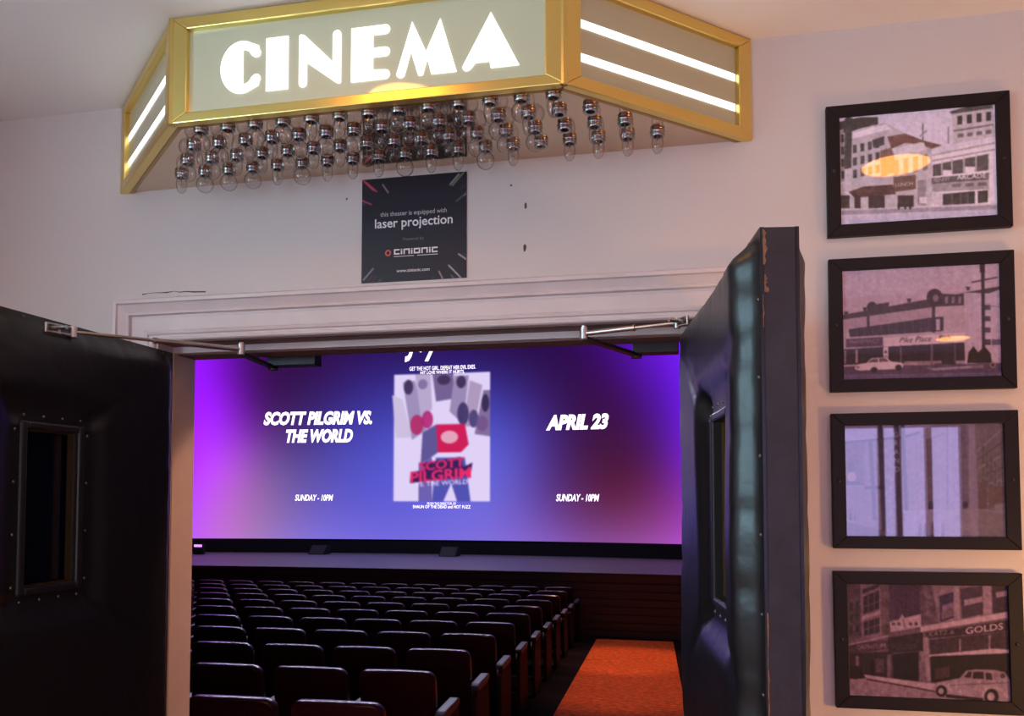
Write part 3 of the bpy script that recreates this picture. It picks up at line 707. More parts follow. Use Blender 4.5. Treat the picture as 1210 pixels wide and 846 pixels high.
def photo_b():
    P = Paint(230, 178, [(155, 158), (992, 108), (1000, 712), (163, 732)], (184, 164, 178))
    P.poly([(155,158),(992,108),(992,250),(155,300)], (192, 176, 192), .6)
    P.poly([(160,400),(640,300),(800,265),(1000,232),(1000,620),(160,660)], (182, 165, 178))
    P.poly([(160,390),(610,305),(800,272),(800,335),(640,345),(160,415)], (82, 66, 78)); P.poly([(160,415),(640,345),(640,400),(190,465),(160,470)], (172, 152, 166))
    P.ell((315, 350), 27, 30, (72, 58, 70)); P.poly([(325,335),(405,322),(398,362),(330,375)], (84, 68, 80)); P.ell((645, 295), 42, 46, (70, 56, 68)); P.ell((650, 298), 16, 20, (140, 122, 135)); P.poly([(670,275),(795,280),(795,332),(670,338)], (78, 62, 74))
    for x in (700, 735, 770): P.poly([(x, 292), (x+16, 290), (x+14, 325), (x, 328)], (150, 132, 146))
    P.rect(630,340,646,480,(70,56,68)); P.rect(288,380,302,480,(80,64,76))
    for x, y in ((180, 380), (278, 358), (510, 310), (822, 245)): P.poly([(x-13,y-8),(x+13,y-8),(x+5,y+12),(x-5,y+12)], (70, 58, 70))
    P.poly([(192,465),(640,400),(690,397),(690,472),(640,475),(200,505)], (74, 60, 72)); P.poly([(650,410),(672,408),(672,468),(650,470)], (180, 165, 178))
    for x in range(235, 630, 42): P.line(np.array((x, 462-(x-200)*.13)), np.array((x, 500-(x-200)*.06)), 4, (110, 92, 106))
    P.poly([(180,515),(370,505),(370,552),(180,560)], (96, 74, 90)); P.text('PHARMACY', 275, 538, 30, (150, 130, 146), slope=-.05)
    P.poly([(375,510),(800,478),(850,500),(800,532),(378,555)], (206, 190, 200)); P.text('Pike Place   Fish', 590, 527, 40, (78, 62, 76), slope=-.055, shear=.3, sx=1.05)
    P.poly([(400,555),(800,532),(803,650),(400,640)], (58, 46, 62)); 
    for x in (465, 628, 750): P.line(np.array((x, 545)), np.array((x, 640)), 8, (120, 104, 122))
    P.poly([(480,632),(680,628),(680,642),(480,648)], (150, 134, 152)); P.rect(755,628,803,655,(160,142,160)); P.poly([(165,570),(375,556),(375,640),(165,650)], (62, 50, 66)); P.rect(228,570,240,640,(170,152,166)); P.rect(170,575,180,645,(150,132,148))
    P.rect(372,560,398,602,(205,190,205)); P.ell((385,582),6,8,(90,74,96)); P.rect(382,600,392,720,(150,134,160)); P.rect(622,540,632,715,(120,104,128))
    P.poly([(800,265),(1000,240),(1000,620),(803,655)], (186, 172, 190)); P.poly([(770,275),(1000,232),(1000,248),(930,272),(830,268)], (76, 62, 74))
    for y in (345, 405, 465): P.rect(908, y-12, 940, y+14, (80, 66, 82))
    P.rect(910,515,940,545,(80,66,82)); P.rect(945,515,1000,545,(110,96,116)); P.line(np.array((905,335)), np.array((1000,345)), 3, (120,104,120))
    P.rect(893,110,910,600,(50,40,54)); P.line(np.array((840,214)), np.array((980,186)), 7, (66, 54, 66)); P.rect(886,112,912,160,(48,38,52))
    for x, w_ in ((848, 34), (905, 40)): P.poly([(x-w_, 640), (x-w_+8, 585), (x, 552), (x+w_-6, 590), (x+w_, 640)], (46, 34, 40))
    P.poly([(160,660),(1000,640),(1000,712),(163,732)], (92, 76, 104)); P.poly([(600,668),(900,650),(900,664),(640,680)], (150, 134, 158)); P.poly([(163,700),(1000,690),(1000,712),(163,732)], (118, 102, 134))
    P.ell((950, 650), 16, 17, (150, 132, 148)); P.ell((950, 650), 8, 9, (60, 48, 60)); P.rect(840,655,900,668,(130,112,132))
    P.poly([(225,660),(250,645),(285,640),(310,615),(385,610),(415,632),(470,638),(478,662),(440,672),(250,680),(225,674)], (208, 192, 206)); P.poly([(292,638),(315,620),(345,617),(345,636)], (110, 94, 112)); P.poly([(352,616),(382,615),(400,632),(352,635)], (110, 94, 112))
    P.ell((325, 676), 18, 14, (60, 48, 62)); P.ell((452, 664), 17, 15, (60, 48, 62)); P.ell((240, 662), 10, 8, (150, 130, 140))
    P.mottle(4, 4); P.soft(1); return P
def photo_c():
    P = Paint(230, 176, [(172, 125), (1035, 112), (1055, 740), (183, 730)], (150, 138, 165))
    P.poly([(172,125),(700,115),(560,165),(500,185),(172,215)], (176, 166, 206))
    P.poly([(500,185),(640,140),(820,112),(880,112),(890,580),(500,580)], (158, 144, 172))
    P.poly([(172,215),(280,205),(280,450),(180,450)], (128, 110, 128)); P.ell((215, 405), 24, 26, (196, 182, 196)); P.ell((212,350),18,30,(100,84,104))
    P.rect(180,430,260,448,(80,66,92)); 
    for (x0, x1, y0, y1, dx) in ((305,325,205,640,25),(355,380,120,720,25),(440,468,118,725,22),(478,498,118,725,30)): P.poly([(x0,y0),(x1,y0),(x1+dx,y1),(x0+dx,y1)], (84, 68, 100))
    P.line(np.array((172,220)), np.array((500,190)), 14, (96, 80, 110)); P.line(np.array((280,465)), np.array((380,462)), 16, (70, 56, 90)); P.line(np.array((500,188)), np.array((580,165)), 12, (96,80,108))
    for k, ch in enumerate('GRAND'): P.text(ch, 453+k*1.5, 190+k*47, 40, (214, 202, 226), offset=.01)
    P.poly([(615,200),(650,195),(660,580),(630,585)], (128, 110, 126)); P.rect(646,195,650,585,(90,74,100)); P.poly([(652,188),(716,168),(716,180),(652,200)], (126,110,134))
    P.rect(728,130,736,735,(120,104,140)); P.poly([(805,130),(848,125),(850,735),(815,735)], (136, 120, 144))
    P.poly([(880,115),(1035,112),(1052,605),(900,575)], (126, 112, 122))
    for k in range(7): P.line(np.array((890+k*4, 270+k*46)), np.array((1040, 140+k*72)), 7, (92, 78, 90) if k % 2 else (160, 146, 154))
    for k in range(5): windows(P, 915+k*22, 230+k*30, 935+k*22, 470+k*10, 1, 4, 95, -.4, .7)
    P.poly([(900,440),(945,425),(945,580),(900,585)], (112, 84, 92)); P.poly([(955,470),(1050,455),(1050,560),(960,575)], (120, 92, 96)); P.poly([(985,560),(1050,545),(1050,605),(990,600)], (150, 140, 150))
    P.poly([(640,585),(900,580),(1055,615),(1055,740),(640,735)], (166, 152, 172)); P.poly([(900,583),(1055,615),(1055,740),(900,738)], (142, 126, 138)); P.ell((645,565),16,26,(70,58,84)); P.ell((830,560),14,20,(84,70,98))
    P.poly([(500,590),(700,580),(700,735),(500,732)], (172, 160, 196)); P.poly([(190,650),(400,700),(400,732),(190,732)], (120, 100, 118))
    for x in (585, 612, 652, 708): P.poly([(x-10,735),(x-8,670),(x,648),(x+8,670),(x+10,735)], (124, 106, 132))
    for x in (205, 228, 330): P.poly([(x-5,640),(x+4,590),(x+10,640)], (84, 68, 92))
    P.mottle(4, 5); P.soft(1); return P
def photo_d():
    P = Paint(230, 170, [(188, 128), (1068, 148), (1092, 775), (203, 750)], (132, 104, 118))
    P.poly([(188,128),(420,132),(425,420),(195,450)], (150, 120, 128)); P.poly([(188,128),(265,130),(275,430),(195,450)], (112, 86, 98)); P.poly([(380,132),(425,132),(428,410),(385,415)], (128, 100, 108))
    P.poly([(285,205),(370,170),(372,270),(285,300)], (74, 54, 72)); P.poly([(285,345),(372,318),(374,400),(288,418)], (72, 54, 70)); P.poly([(280,165),(375,130),(375,150),(280,190)], (82, 62, 78))
    for y in (245, 372): P.line(np.array((285, y+15)), np.array((372, y-15)), 5, (140, 112, 122))
    for x in (312, 345): P.line(np.array((x, 180)), np.array((x, 412)), 6, (140, 112, 122))
    P.poly([(272,315),(378,280),(378,300),(272,335)], (182, 152, 160)); windows(P, 198, 230, 268, 420, 2, 3, 70, -.2, .5)
    P.poly([(425,132),(600,140),(600,300),(430,335)], (92, 64, 92)); P.poly([(430,345),(600,300),(605,370),(435,398)], (196, 166, 172)); P.poly([(480,330),(500,298),(520,330)], (190,160,166))
    for x in (450, 480, 545, 575): P.rect(x-8, 345, x+10, 362, (110, 84, 96))
    P.line(np.array((505, 330)), np.array((515, 378)), 7, (130, 104, 116))
    P.poly([(598,140),(1068,148),(1068,320),(605,385)], (158, 130, 140)); P.poly([(598,140),(660,142),(700,350),(605,362)], (120, 94, 106)); P.text('U', 640, 215, 44, (150,122,132)); P.text('O', 642, 265, 44, (150,122,132)); P.text('R', 644, 315, 44, (150,122,132))
    P.poly([(703,205),(780,182),(780,320),(708,345)], (76, 54, 92)); P.poly([(718,255),(780,235),(780,268),(718,285)], (150, 122, 140)); P.poly([(715,285),(780,270),(780,310),(715,335)], (140,112,124))
    P.poly([(815,165),(935,150),(940,300),(825,325)], (96, 72, 92)); P.poly([(835,225),(935,205),(935,235),(838,258)], (178, 150, 158)); P.poly([(985,150),(1068,150),(1068,290),(990,300)], (88, 64, 84)); P.poly([(1005,185),(1068,175),(1068,205),(1008,215)], (172, 144, 152)); P.poly([(780,150),(810,150),(812,330),(785,335)], (178,150,158)); P.poly([(938,150),(980,150),(985,300),(942,305)], (176,148,156))
    P.poly([(600,370),(1068,290),(1068,322),(600,398)], (208, 178, 182)); P.poly([(625,405),(1072,335),(1075,392),(640,432)], (76, 54, 66))
    P.text('KATZ &', 715, 415, 34, (190, 160, 166), slope=-.11, sx=1.2); P.text('GOLDS', 945, 396, 50, (226, 198, 202), slope=-.13, sx=1.25, offset=.02)
    P.poly([(650,440),(1078,395),(1085,500),(655,520)], (88, 64, 80)); P.rect(810,430,822,500,(160,132,144)); P.rect(968,415,980,490,(160,132,144))
    P.poly([(640,522),(1000,486),(1080,492),(1080,510),(650,535)], (206, 178, 184)); P.poly([(655,530),(1082,512),(1085,680),(660,670)], (48, 32, 44)); P.poly([(680,600),(760,580),(760,640),(680,655)], (92,68,78))
    P.poly([(590,430),(640,425),(655,660),(620,665)], (172, 144, 150)); P.poly([(570,560),(625,555),(635,670),(570,672)], (146, 118, 132))
    P.poly([(195,468),(590,420),(595,470),(420,490),(200,520)], (98, 70, 82)); P.poly([(420,430),(610,400),(615,500),(425,515)], (72, 50, 62)); P.text('POODLE', 510, 490, 36, (112, 86, 98), slope=-.04); P.text('ORPHEUM', 325, 490, 36, (180, 152, 158), slope=-.06, sx=1.0); P.line(np.array((195,470)), np.array((420,420)), 8, (190,160,166))
    P.poly([(200,515),(440,505),(445,655),(200,660)], (66, 46, 58)); P.rect(240,530,258,640,(150,122,132)); P.rect(345,545,400,620,(110,84,96)); P.rect(415,520,438,650,(140,112,120)); P.poly([(445,520),(590,505),(590,665),(450,655)], (34, 22, 44)); P.ell((335,590),14,48,(34,22,32)); P.ell((270,620),10,34,(44,30,40))
    P.poly([(200,655),(440,650),(700,680),(1095,720),(1095,780),(203,750)], (170, 140, 148)); P.poly([(285,630),(440,652),(600,672),(690,680),(690,720),(300,655)], (196, 166, 172)); P.line(np.array((300,656)), np.array((690,722)), 8, (92, 66, 76)); P.ell((235, 620), 38, 38, (52, 36, 46))
    P.poly([(670,705),(690,670),(745,660),(815,645),(850,605),(900,598),(1000,600),(1055,612),(1090,660),(1092,760),(1000,790),(940,770),(800,748),(700,745)], (172, 146, 154)); P.poly([(840,640),(858,612),(880,610),(875,645)], (70, 50, 62)); P.poly([(888,612),(942,612),(945,650),(884,648)], (66, 46, 58)); P.poly([(952,616),(985,620),(990,655),(955,652)], (66, 46, 58))
    P.ell((1045,632),14,14,(110,86,96)); P.line(np.array((690,690)), np.array((1080,668)), 4, (120, 94, 104)); P.poly([(930,740),(945,690),(990,680),(1040,700),(1090,745),(1090,770),(1040,720),(990,706),(950,745)], (190, 164, 170)); P.poly([(680,720),(700,672),(740,668),(775,700),(785,740),(745,700),(710,690)], (192, 166, 172))
    P.ell((715, 718), 30, 32, (52, 36, 46)); P.ell((713, 718), 15, 17, (186, 160, 166)); P.ell((985, 745), 38, 42, (52, 36, 46)); P.ell((983, 745), 21, 24, (190, 164, 170)); P.poly([(740,735),(940,755),(940,775),(740,750)], (46, 32, 42))
    P.mottle(6, 6); P.soft(1); return P
FX0, FX1 = .3965, .8945
pics = [(2.3325, 2.727, photo_a, -.6, 'black framed photograph of a light street block with an ARCADE sign, topmost of four', .0),
        (1.8715, 2.266, photo_b, .1, 'black framed photograph of a parked white car before a market, second from top', .1),
        (1.4155, 1.809, photo_c, .2, 'black framed photograph glazed with lilac window reflections, third from top', -.1),
        (.9580, 1.3505, photo_d, .2, 'black framed photograph of an old sedan under a GOLDS shop sign, lowest of four', -.35)]
for z0, z1, fnp, tilt, label, roll in pics:
    xc, zc = (FX0+FX1)/2, (z0+z1)/2
    root = empty('framed_photograph', (xc, -.001, zc)); root.rotation_euler = (R(tilt*0), R(roll), 0)
    tag(root, label, 'picture', 'framed photographs beside the doorway')
    W, H = (FX1-FX0)/2, (z1-z0)/2; b = .036; bx = .038
    fr = MB()
    F2 = lambda a, c, d: (a, -d, c)
    for q in ([(-W, -H), (W, -H), (W-bx, -H+b), (-W+bx, -H+b)], [(-W, H), (W, H), (W-bx, H-b), (-W+bx, H-b)], [(-W, -H), (-W+bx, -H+b), (-W+bx, H-b), (-W, H)], [(W, -H), (W-bx, -H+b), (W-bx, H-b), (W, H)]):
        fr.prism(q, F2, 0, .022)
    fr.build('frame', M['frame'], root, bevel=.002)
    MB().box(-W+bx*.5, W-bx*.5, -.010, -.002, -H+b*.5, H-b*.5).build('backing_board', M['frame'], root)
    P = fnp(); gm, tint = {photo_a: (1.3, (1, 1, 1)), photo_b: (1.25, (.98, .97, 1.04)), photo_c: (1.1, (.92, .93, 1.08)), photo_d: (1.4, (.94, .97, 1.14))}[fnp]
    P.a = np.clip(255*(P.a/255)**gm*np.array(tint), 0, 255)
    w2, h2 = W-bx+.001, H-b+.001
    tl = math.tan(R(tilt))
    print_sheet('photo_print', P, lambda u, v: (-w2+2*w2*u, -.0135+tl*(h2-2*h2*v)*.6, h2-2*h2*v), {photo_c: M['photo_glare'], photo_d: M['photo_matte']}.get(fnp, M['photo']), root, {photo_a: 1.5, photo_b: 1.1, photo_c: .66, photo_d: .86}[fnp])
    for sx_ in (-1, 1):
        sc = MB(); sc.dome((sx_*(W-bx*.5), -.0215, 0), .0055, (0, -1, 0), n=12); sc.build('screw_cap', M['dark_metal'], root, smooth=True)

# ================================================================== CEILING LIGHTS IN THE LOBBY
lamps = [(-.974, -1.063), (.852, -1.20), (2.62, -1.15), (-1.9, -3.3), (.25, -3.3), (2.5, -3.3), (2.24, -5.42), (-.5, -5.42), (-2.2, -5.42)]
for i, (x, y) in enumerate(lamps):
    r = empty('ceiling_light', (x, y, CE)); tag(r, 'round amber disc light set in the lobby ceiling behind the viewer', 'ceiling light', 'lobby ceiling lights')
    MB().lathe([(.150, 0), (.148, -.012), (.136, -.016), (.133, -.010), (.133, -.001)], n=36).build('trim_ring', M['lamp_trim'], r, smooth=True)
    MB().lathe([(.133, -.010), (.08, -.012), (.0005, -.0125)], n=36).build('diffuser', M['lamp'], r, smooth=True)

# added unseen globe lamp, warms the lower wall right of the doorway
r = empty('added_globe_lamp', (1.62, -.85, FL)); tag(r, 'added warm globe lamp out of view to the right of the framed photographs', 'fill lamp')
MB().lathe([(.0005, .03), (.03, .03), (.12, .015), (.13, 0), (.0005, 0)], n=28).build('base', M['dark_metal'], r, smooth=True)
MB().tube((0, 0, .02), (0, 0, 1.0), .011, n=12).build('added_lamp_pole', M['dark_metal'], r, smooth=True)
MB().lathe([(.03, .97), (.034, 1.02), (.0005, 1.02)], n=20).build('fill_globe_holder', M['brass'], r, smooth=True)
MB().lathe([(.09*math.cos(R(a)), 1.10+.09*math.sin(R(a))) for a in range(-89, 91, 10)], n=24).build('fill_globe_shade', M['globe_fill'], r, smooth=True)
# ================================================================== AUDITORIUM
LEAN = R(2.6)
def hall(x, y): return (x - math.sin(LEAN)*y, y + math.sin(LEAN)*(x+1.4))
def zfloor(Y): return -.205 - .050*(Y-1.0)
HX1 = .16     # right wall line at the doorway
HY1, HX0, HTOP = 15.2, -13.5, 6.2
def quad_slab(pts, z0, z1, name, m):
    mb = MB(); mb.prism(pts, lambda a, b, d: (a, b, d), z0, z1); return struct(mb.build(name, m))
fl = MB()
a0, a1 = (HX0, WT), (OX1+1.0, WT); 
fl.add([(HX0, WT, zfloor(WT)), (1.6, WT, zfloor(WT)), (1.6, HY1+.4, zfloor(HY1+.4)), (HX0, HY1+.4, zfloor(HY1+.4)),
        (HX0, WT, zfloor(WT)-.2), (1.6, WT, zfloor(WT)-.2), (1.6, HY1+.4, zfloor(HY1+.4)-.2), (HX0, HY1+.4, zfloor(HY1+.4)-.2)], [(0,1,2,3),(4,5,6,7),(0,1,5,4),(1,2,6,5),(2,3,7,6),(3,0,4,7)])
struct(fl.build('floor', M['hall_floor']))
MBt = MB().box(OX0, OX1, -.0, WT+.02, FL-.1, FL+.002); struct(MBt.build('trim_10', M['shaded_jamb']))
struct(MB().box(HX0, 1.6, WT, HY1+.4, HTOP, HTOP+.1).build('ceiling', M['hall_wall']))
xr0, xr1 = HX1+.02, HX1+.02
quad_slab([(xr0, WT+.005), (xr0+.12, WT+.005), (xr1+.12, HY1+.4), (xr1, HY1+.4)], -1.3, HTOP, 'wall_aisle', M['hall_wall'])
struct(MB().box(HX0-.1, HX0, WT, HY1+.4, -1.3, HTOP).build('wall_far_side', M['hall_wall']))
struct(MB().box(HX0, 1.6, HY1+.3, HY1+.4, -1.3, HTOP).build('wall_screen', M['black']))
struct(MB().box(HX0, OX0-.001, WT+.001, WT+.03, -1.3, HTOP).build('wall_rear', M['hall_wall']))
struct(MB().box(OX1+.001, 1.6, WT+.001, WT+.03, -1.3, HTOP).build('wall_rear', M['hall_wall']))
struct(MB().box(OX0-.001, OX1+.001, WT+.001, WT+.03, OT+.02, HTOP).build('wall_rear', M['hall_wall']))

# aisle carpet runner
ac = MB(); NY = 30
def aisle_left(Y): return -1.02 - .0455*Y
ys = [WT+.1+(10.75-WT-.1)*i/NY for i in range(NY+1)]
ac.v = [(x, y, zfloor(y)+.006) for y in ys for x in (aisle_left(y), HX1-math.sin(LEAN)*y+.0)]
ac.f = [(2*i, 2*i+1, 2*i+3, 2*i+2) for i in range(NY)]
struct(ac.build('aisle_carpet', M['carpet']))

# stage
STZ = .315
def stage_y(x):
    return 10.92 + .25*(1-((x+4.8)/5.6)**2)
xs = np.linspace(-12.5, .15, 40)
st = MB()
st.v = [(x, stage_y(x), STZ) for x in xs] + [(x, HY1+.28, STZ) for x in xs] + [(x, stage_y(x), -1.2) for x in xs]
n = len(xs)
st.f = [(i, i+1, n+i+1, n+i) for i in range(n-1)]
so = struct(st.build('stage', M['stage_top'])); 
sf = MB()
for k in range(9):   # horizontal boards of the stage front, each with a shadow gap
    z1 = STZ-.03-k*.125; z0 = z1-.090
    sf.v += [(x, stage_y(x)-dy, z) for z, dy in ((z1, .010), (z1-.006, .045), (z0, .045), (z0, .010)) for x in xs]; b = k*4*n
    for q in range(3): sf.f += [(b+q*n+i, b+q*n+i+1, b+(q+1)*n+i+1, b+(q+1)*n+i) for i in range(n-1)]
b = len(sf.v); sf.v += [(x, stage_y(x)-.010, z) for z in (STZ-.005, -1.2) for x in xs]; sf.f += [(b+i, b+i+1, b+n+i+1, b+n+i) for i in range(n-1)]
b = len(sf.v); sf.v += [(x, stage_y(x)-dy, z) for z, dy in ((STZ+.002, .0), (STZ+.002, .055), (STZ-.03, .055), (STZ-.03, .0)) for x in xs]
for q in range(3): sf.f += [(b+q*n+i, b+q*n+i+1, b+(q+1)*n+i+1, b+(q+1)*n+i) for i in range(n-1)]
sf.build('front_boards', M['stage_front'], so)

# screen, gently curved, its slide colours hold the purple uplight wash at both edges
SX0, SX1, SCZ0, SCZ1 = -11.0, .06, .618, 5.15
def screen_y(x): return 14.15 + .55*(1-((x-(SX0+SX1)/2)/((SX1-SX0)/2))**2)
def scr(x, y):
    Y = 14.4
    for _ in range(4): p = at(x, y, Y); Y = screen_y(max(SX0, min(SX1, p[0])))
    return at(x, y, Y)
screen = empty('cinema_screen', ((SX0+SX1)/2, 14.6, SCZ0)); so_ = Vector(screen.location)
tag(screen, 'wide cinema screen with a projected slide and purple edge glow painted in, above the stage', 'screen')
def su(x, y): p = scr(x, y); return ((p[0]-SX0)/(SX1-SX0), (SCZ1-p[2])/(SCZ1-SCZ0))
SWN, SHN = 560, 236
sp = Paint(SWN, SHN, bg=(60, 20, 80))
ctl = [((228,415),(146,22,246)),((250,415),(140,20,240)),((275,415),(92,18,160)),((300,420),(62,14,92)),((228,480),(150,28,255)),((255,480),(168,32,255)),((280,490),(120,34,190)),((310,480),(66,22,92)),  # bright purple edge points paint in the uplight wash
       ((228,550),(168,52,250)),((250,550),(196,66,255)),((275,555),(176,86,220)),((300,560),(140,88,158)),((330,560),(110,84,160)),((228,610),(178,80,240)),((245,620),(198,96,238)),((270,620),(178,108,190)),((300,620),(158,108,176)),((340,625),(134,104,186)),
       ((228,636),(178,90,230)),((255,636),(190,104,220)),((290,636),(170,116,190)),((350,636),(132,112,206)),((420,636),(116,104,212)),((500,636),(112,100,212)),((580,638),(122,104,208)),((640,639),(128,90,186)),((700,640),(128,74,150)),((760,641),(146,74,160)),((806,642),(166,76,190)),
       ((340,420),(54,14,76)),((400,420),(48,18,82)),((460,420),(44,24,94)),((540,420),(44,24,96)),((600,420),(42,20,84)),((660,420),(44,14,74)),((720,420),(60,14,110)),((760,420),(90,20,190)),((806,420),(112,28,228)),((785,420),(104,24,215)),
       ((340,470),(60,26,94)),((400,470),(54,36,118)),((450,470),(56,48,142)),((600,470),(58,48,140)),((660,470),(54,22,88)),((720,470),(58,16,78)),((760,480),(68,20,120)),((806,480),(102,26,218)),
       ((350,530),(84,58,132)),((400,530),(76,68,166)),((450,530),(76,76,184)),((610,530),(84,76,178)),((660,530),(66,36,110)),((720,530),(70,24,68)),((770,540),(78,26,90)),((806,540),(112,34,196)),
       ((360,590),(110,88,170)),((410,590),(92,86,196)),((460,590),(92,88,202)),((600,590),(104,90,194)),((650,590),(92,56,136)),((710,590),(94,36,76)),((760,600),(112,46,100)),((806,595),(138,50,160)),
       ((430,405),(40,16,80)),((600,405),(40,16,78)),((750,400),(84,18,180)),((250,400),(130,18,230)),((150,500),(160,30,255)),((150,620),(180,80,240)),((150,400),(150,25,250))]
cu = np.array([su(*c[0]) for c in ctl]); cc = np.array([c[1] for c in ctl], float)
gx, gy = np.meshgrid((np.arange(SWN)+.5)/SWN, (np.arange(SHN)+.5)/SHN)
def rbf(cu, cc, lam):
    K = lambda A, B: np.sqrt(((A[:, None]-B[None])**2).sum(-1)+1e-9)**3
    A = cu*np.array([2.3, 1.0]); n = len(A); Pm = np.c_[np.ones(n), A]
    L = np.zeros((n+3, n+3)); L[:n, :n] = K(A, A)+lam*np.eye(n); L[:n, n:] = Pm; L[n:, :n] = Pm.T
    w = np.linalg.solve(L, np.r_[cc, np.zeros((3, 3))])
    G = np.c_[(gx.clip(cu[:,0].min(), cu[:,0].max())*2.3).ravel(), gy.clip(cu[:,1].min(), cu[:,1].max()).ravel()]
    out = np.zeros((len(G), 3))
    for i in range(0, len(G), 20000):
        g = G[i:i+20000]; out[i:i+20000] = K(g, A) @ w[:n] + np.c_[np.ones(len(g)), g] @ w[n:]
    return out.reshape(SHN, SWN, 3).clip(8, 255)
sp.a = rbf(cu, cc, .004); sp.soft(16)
# the poster on the slide: white sheet, slanted grey strips, plain colour blocks and its title
q = [su(466, 443), su(579, 440), su(579, 592), su(466, 592)]
uA = [(u*1.0, v) for u, v in q]
pp = Paint(SWN, SHN, [(0, 0), (1, 0), (1, 1), (0, 1)]); pp.a = sp.a
(pu0, pv0), (pu1, pv1) = (q[0][0], (q[0][1]+q[1][1])/2), q[2]
def T_(x, y): return (pu0+(pu1-pu0)*x, pv0+(pv1-pv0)*y)
def pol(pts, col, al=1.0): pp.poly([T_(*p) for p in pts], col, al)
def blob(c, rx, ry, col, al=1.0): pol([(c[0]+rx*math.cos(2*math.pi*i/24), c[1]+ry*math.sin(2*math.pi*i/24)) for i in range(24)], col, al)
pol([(0,0),(1,0),(1,1),(0,1)], (214, 200, 236))
strips = [((-.02,.16),(.09,.20),(.19,.50),(.02,.50),(196,182,214)), ((.09,.06),(.22,.05),(.34,.44),(.19,.52),(150,136,178)), ((.22,.0),(.38,.0),(.40,.28),(.28,.34),(176,160,196)), ((.40,.0),(.62,.0),(.62,.20),(.44,.22),(112,92,140)),
          ((.63,.02),(.78,.02),(.72,.40),(.58,.30),(146,130,172)), ((.79,.06),(.92,.10),(.84,.42),(.72,.42),(166,146,180)), ((.93,.14),(1.0,.14),(1.0,.50),(.84,.48),(124,104,150))]
for a, b, c, d, col in strips: pol([a, b, c, d], col)
for (x, y, w_, h_, col) in ((.15,.10,.05,.06,(58,42,84)),(.30,.08,.05,.04,(120,104,150)),(.70,.07,.05,.05,(54,40,78)),(.52,.05,.07,.04,(60,44,80)),(.95,.24,.04,.07,(50,38,74)),(.24,.40,.07,.08,(170,40,96)),(.35,.36,.06,.07,(168,36,110)),(.72,.32,.06,.09,(58,48,96)),(.83,.36,.05,.07,(70,58,110)),(.92,.40,.06,.06,(110,80,130))): blob((x, y), w_, h_, col, .9)
pol([(.44,.40),(.74,.40),(.78,.56),(.70,.62),(.42,.62),(.40,.54)], (196, 30, 84)); pol([(.30,.46),(.44,.40),(.46,.62),(.28,.72)], (92, 82, 142)); blob((.58,.50),.09,.05,(220,170,190),.9)
pol([(.26,.70),(.40,.66),(.40,1.0),(.26,1.0)], (104, 92, 168)); pol([(.44,.66),(.74,.66),(.80,1.0),(.66,1.0),(.60,.86),(.52,1.0),(.40,1.0)], (78, 78, 168))
pol([(.30,.70),(.70,.655),(.72,.735),(.82,.70),(.80,.80),(.17,.86),(.18,.77),(.30,.76)], (58, 30, 84))
def ptxt(t, x, y, s, col, sl=0, sx=1, **k):
    V, T = text_mesh(t, 1, k.get('shear', 0), k.get('offset', 0)); tot = np.zeros((SHN, SWN)); ar = .744
    for t3 in T: tot += pp.mask([pp.m(T_(x+V[i][0]*s*sx/ar, y-V[i][1]*s+V[i][0]*s*sx*sl/ar)) for i in t3])
    kk = np.clip(tot, 0, 1)[..., None]; pp.a = pp.a*(1-kk)+np.array(col, float)*kk
ptxt('SCOTT', .50, .745, .095, (214, 44, 104), -.08, 1.15, offset=.03); ptxt('PILGRIM', .49, .835, .115, (220, 44, 104), -.06, 1.15, offset=.03); ptxt('VS. THE WORLD', .50, .875, .050, (226, 210, 240), -.04, 1.1, offset=.015)
pp.soft(1)
M['slide'] = print_mat('slide_with_edge_wash', emission=SCREEN_E)
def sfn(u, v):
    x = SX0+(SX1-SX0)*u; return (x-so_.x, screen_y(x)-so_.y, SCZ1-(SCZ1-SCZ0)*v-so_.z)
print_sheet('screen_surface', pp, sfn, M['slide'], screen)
def slide_text(t, x, y, hpx, sx=1, shear=0, offset=0, spacing=1.0, wpx=None):
    p = scr(x, y); sc_ = (scr(x, y-10)[2]-p[2])/10; size = hpx*sc_/.70
    V, T = text_mesh(t, 1, shear, offset, 'CENTER', spacing)
    if wpx:
        span = max(a for a, b in V)-min(a for a, b in V); xa, xb = scr(x-wpx/2, y)[0], scr(x+wpx/2, y)[0]; sx = (xb-xa)/(span*size)
    mb = MB(); mb.v = [(p[0]+a*sx*size-so_.x, screen_y(p[0]+a*sx*size)-.02-so_.y, p[2]+b*size-so_.z) for a, b in V]; mb.f = T
    mb.build('slide_lettering', M['slide_letter'], screen, fix=False)
slide_text('SCOTT PILGRIM VS.', 376, 501, 14, shear=.25, offset=.05, wpx=128)
slide_text('THE WORLD', 376.5, 522, 14, shear=.25, offset=.05, wpx=79)
slide_text('APRIL 23', 682, 506.5, 16, shear=.25, offset=.055, wpx=74)
slide_text('SUNDAY - 10PM', 371, 591.5, 7, shear=.25, offset=.02, wpx=45)
slide_text('SUNDAY - 10PM', 682, 592, 8, shear=.25, offset=.025, wpx=51)
slide_text('GET THE HOT GIRL. DEFEAT HER EVIL EXES.', 523, 437, 4.6, offset=.01, wpx=78)
slide_text('HIT LOVE WHERE IT HURTS.', 523, 441.5, 3.6, offset=.01, wpx=52)
slide_text('FROM THE DIRECTOR OF', 522, 596.5, 3, wpx=34)
slide_text('SHAUN OF THE DEAD and HOT FUZZ', 522, 600.5, 3.6, offset=.01, wpx=68)
slide_text('Joy', 500, 415, 34, shear=.35, offset=.02, wpx=44)
slide_text('THEATRE', 551, 411, 5, offset=.01, wpx=20)
mk = MB()   # black surround below and beside the screen
bx_ = np.linspace(SX0-1.2, SX1+.05, 30)
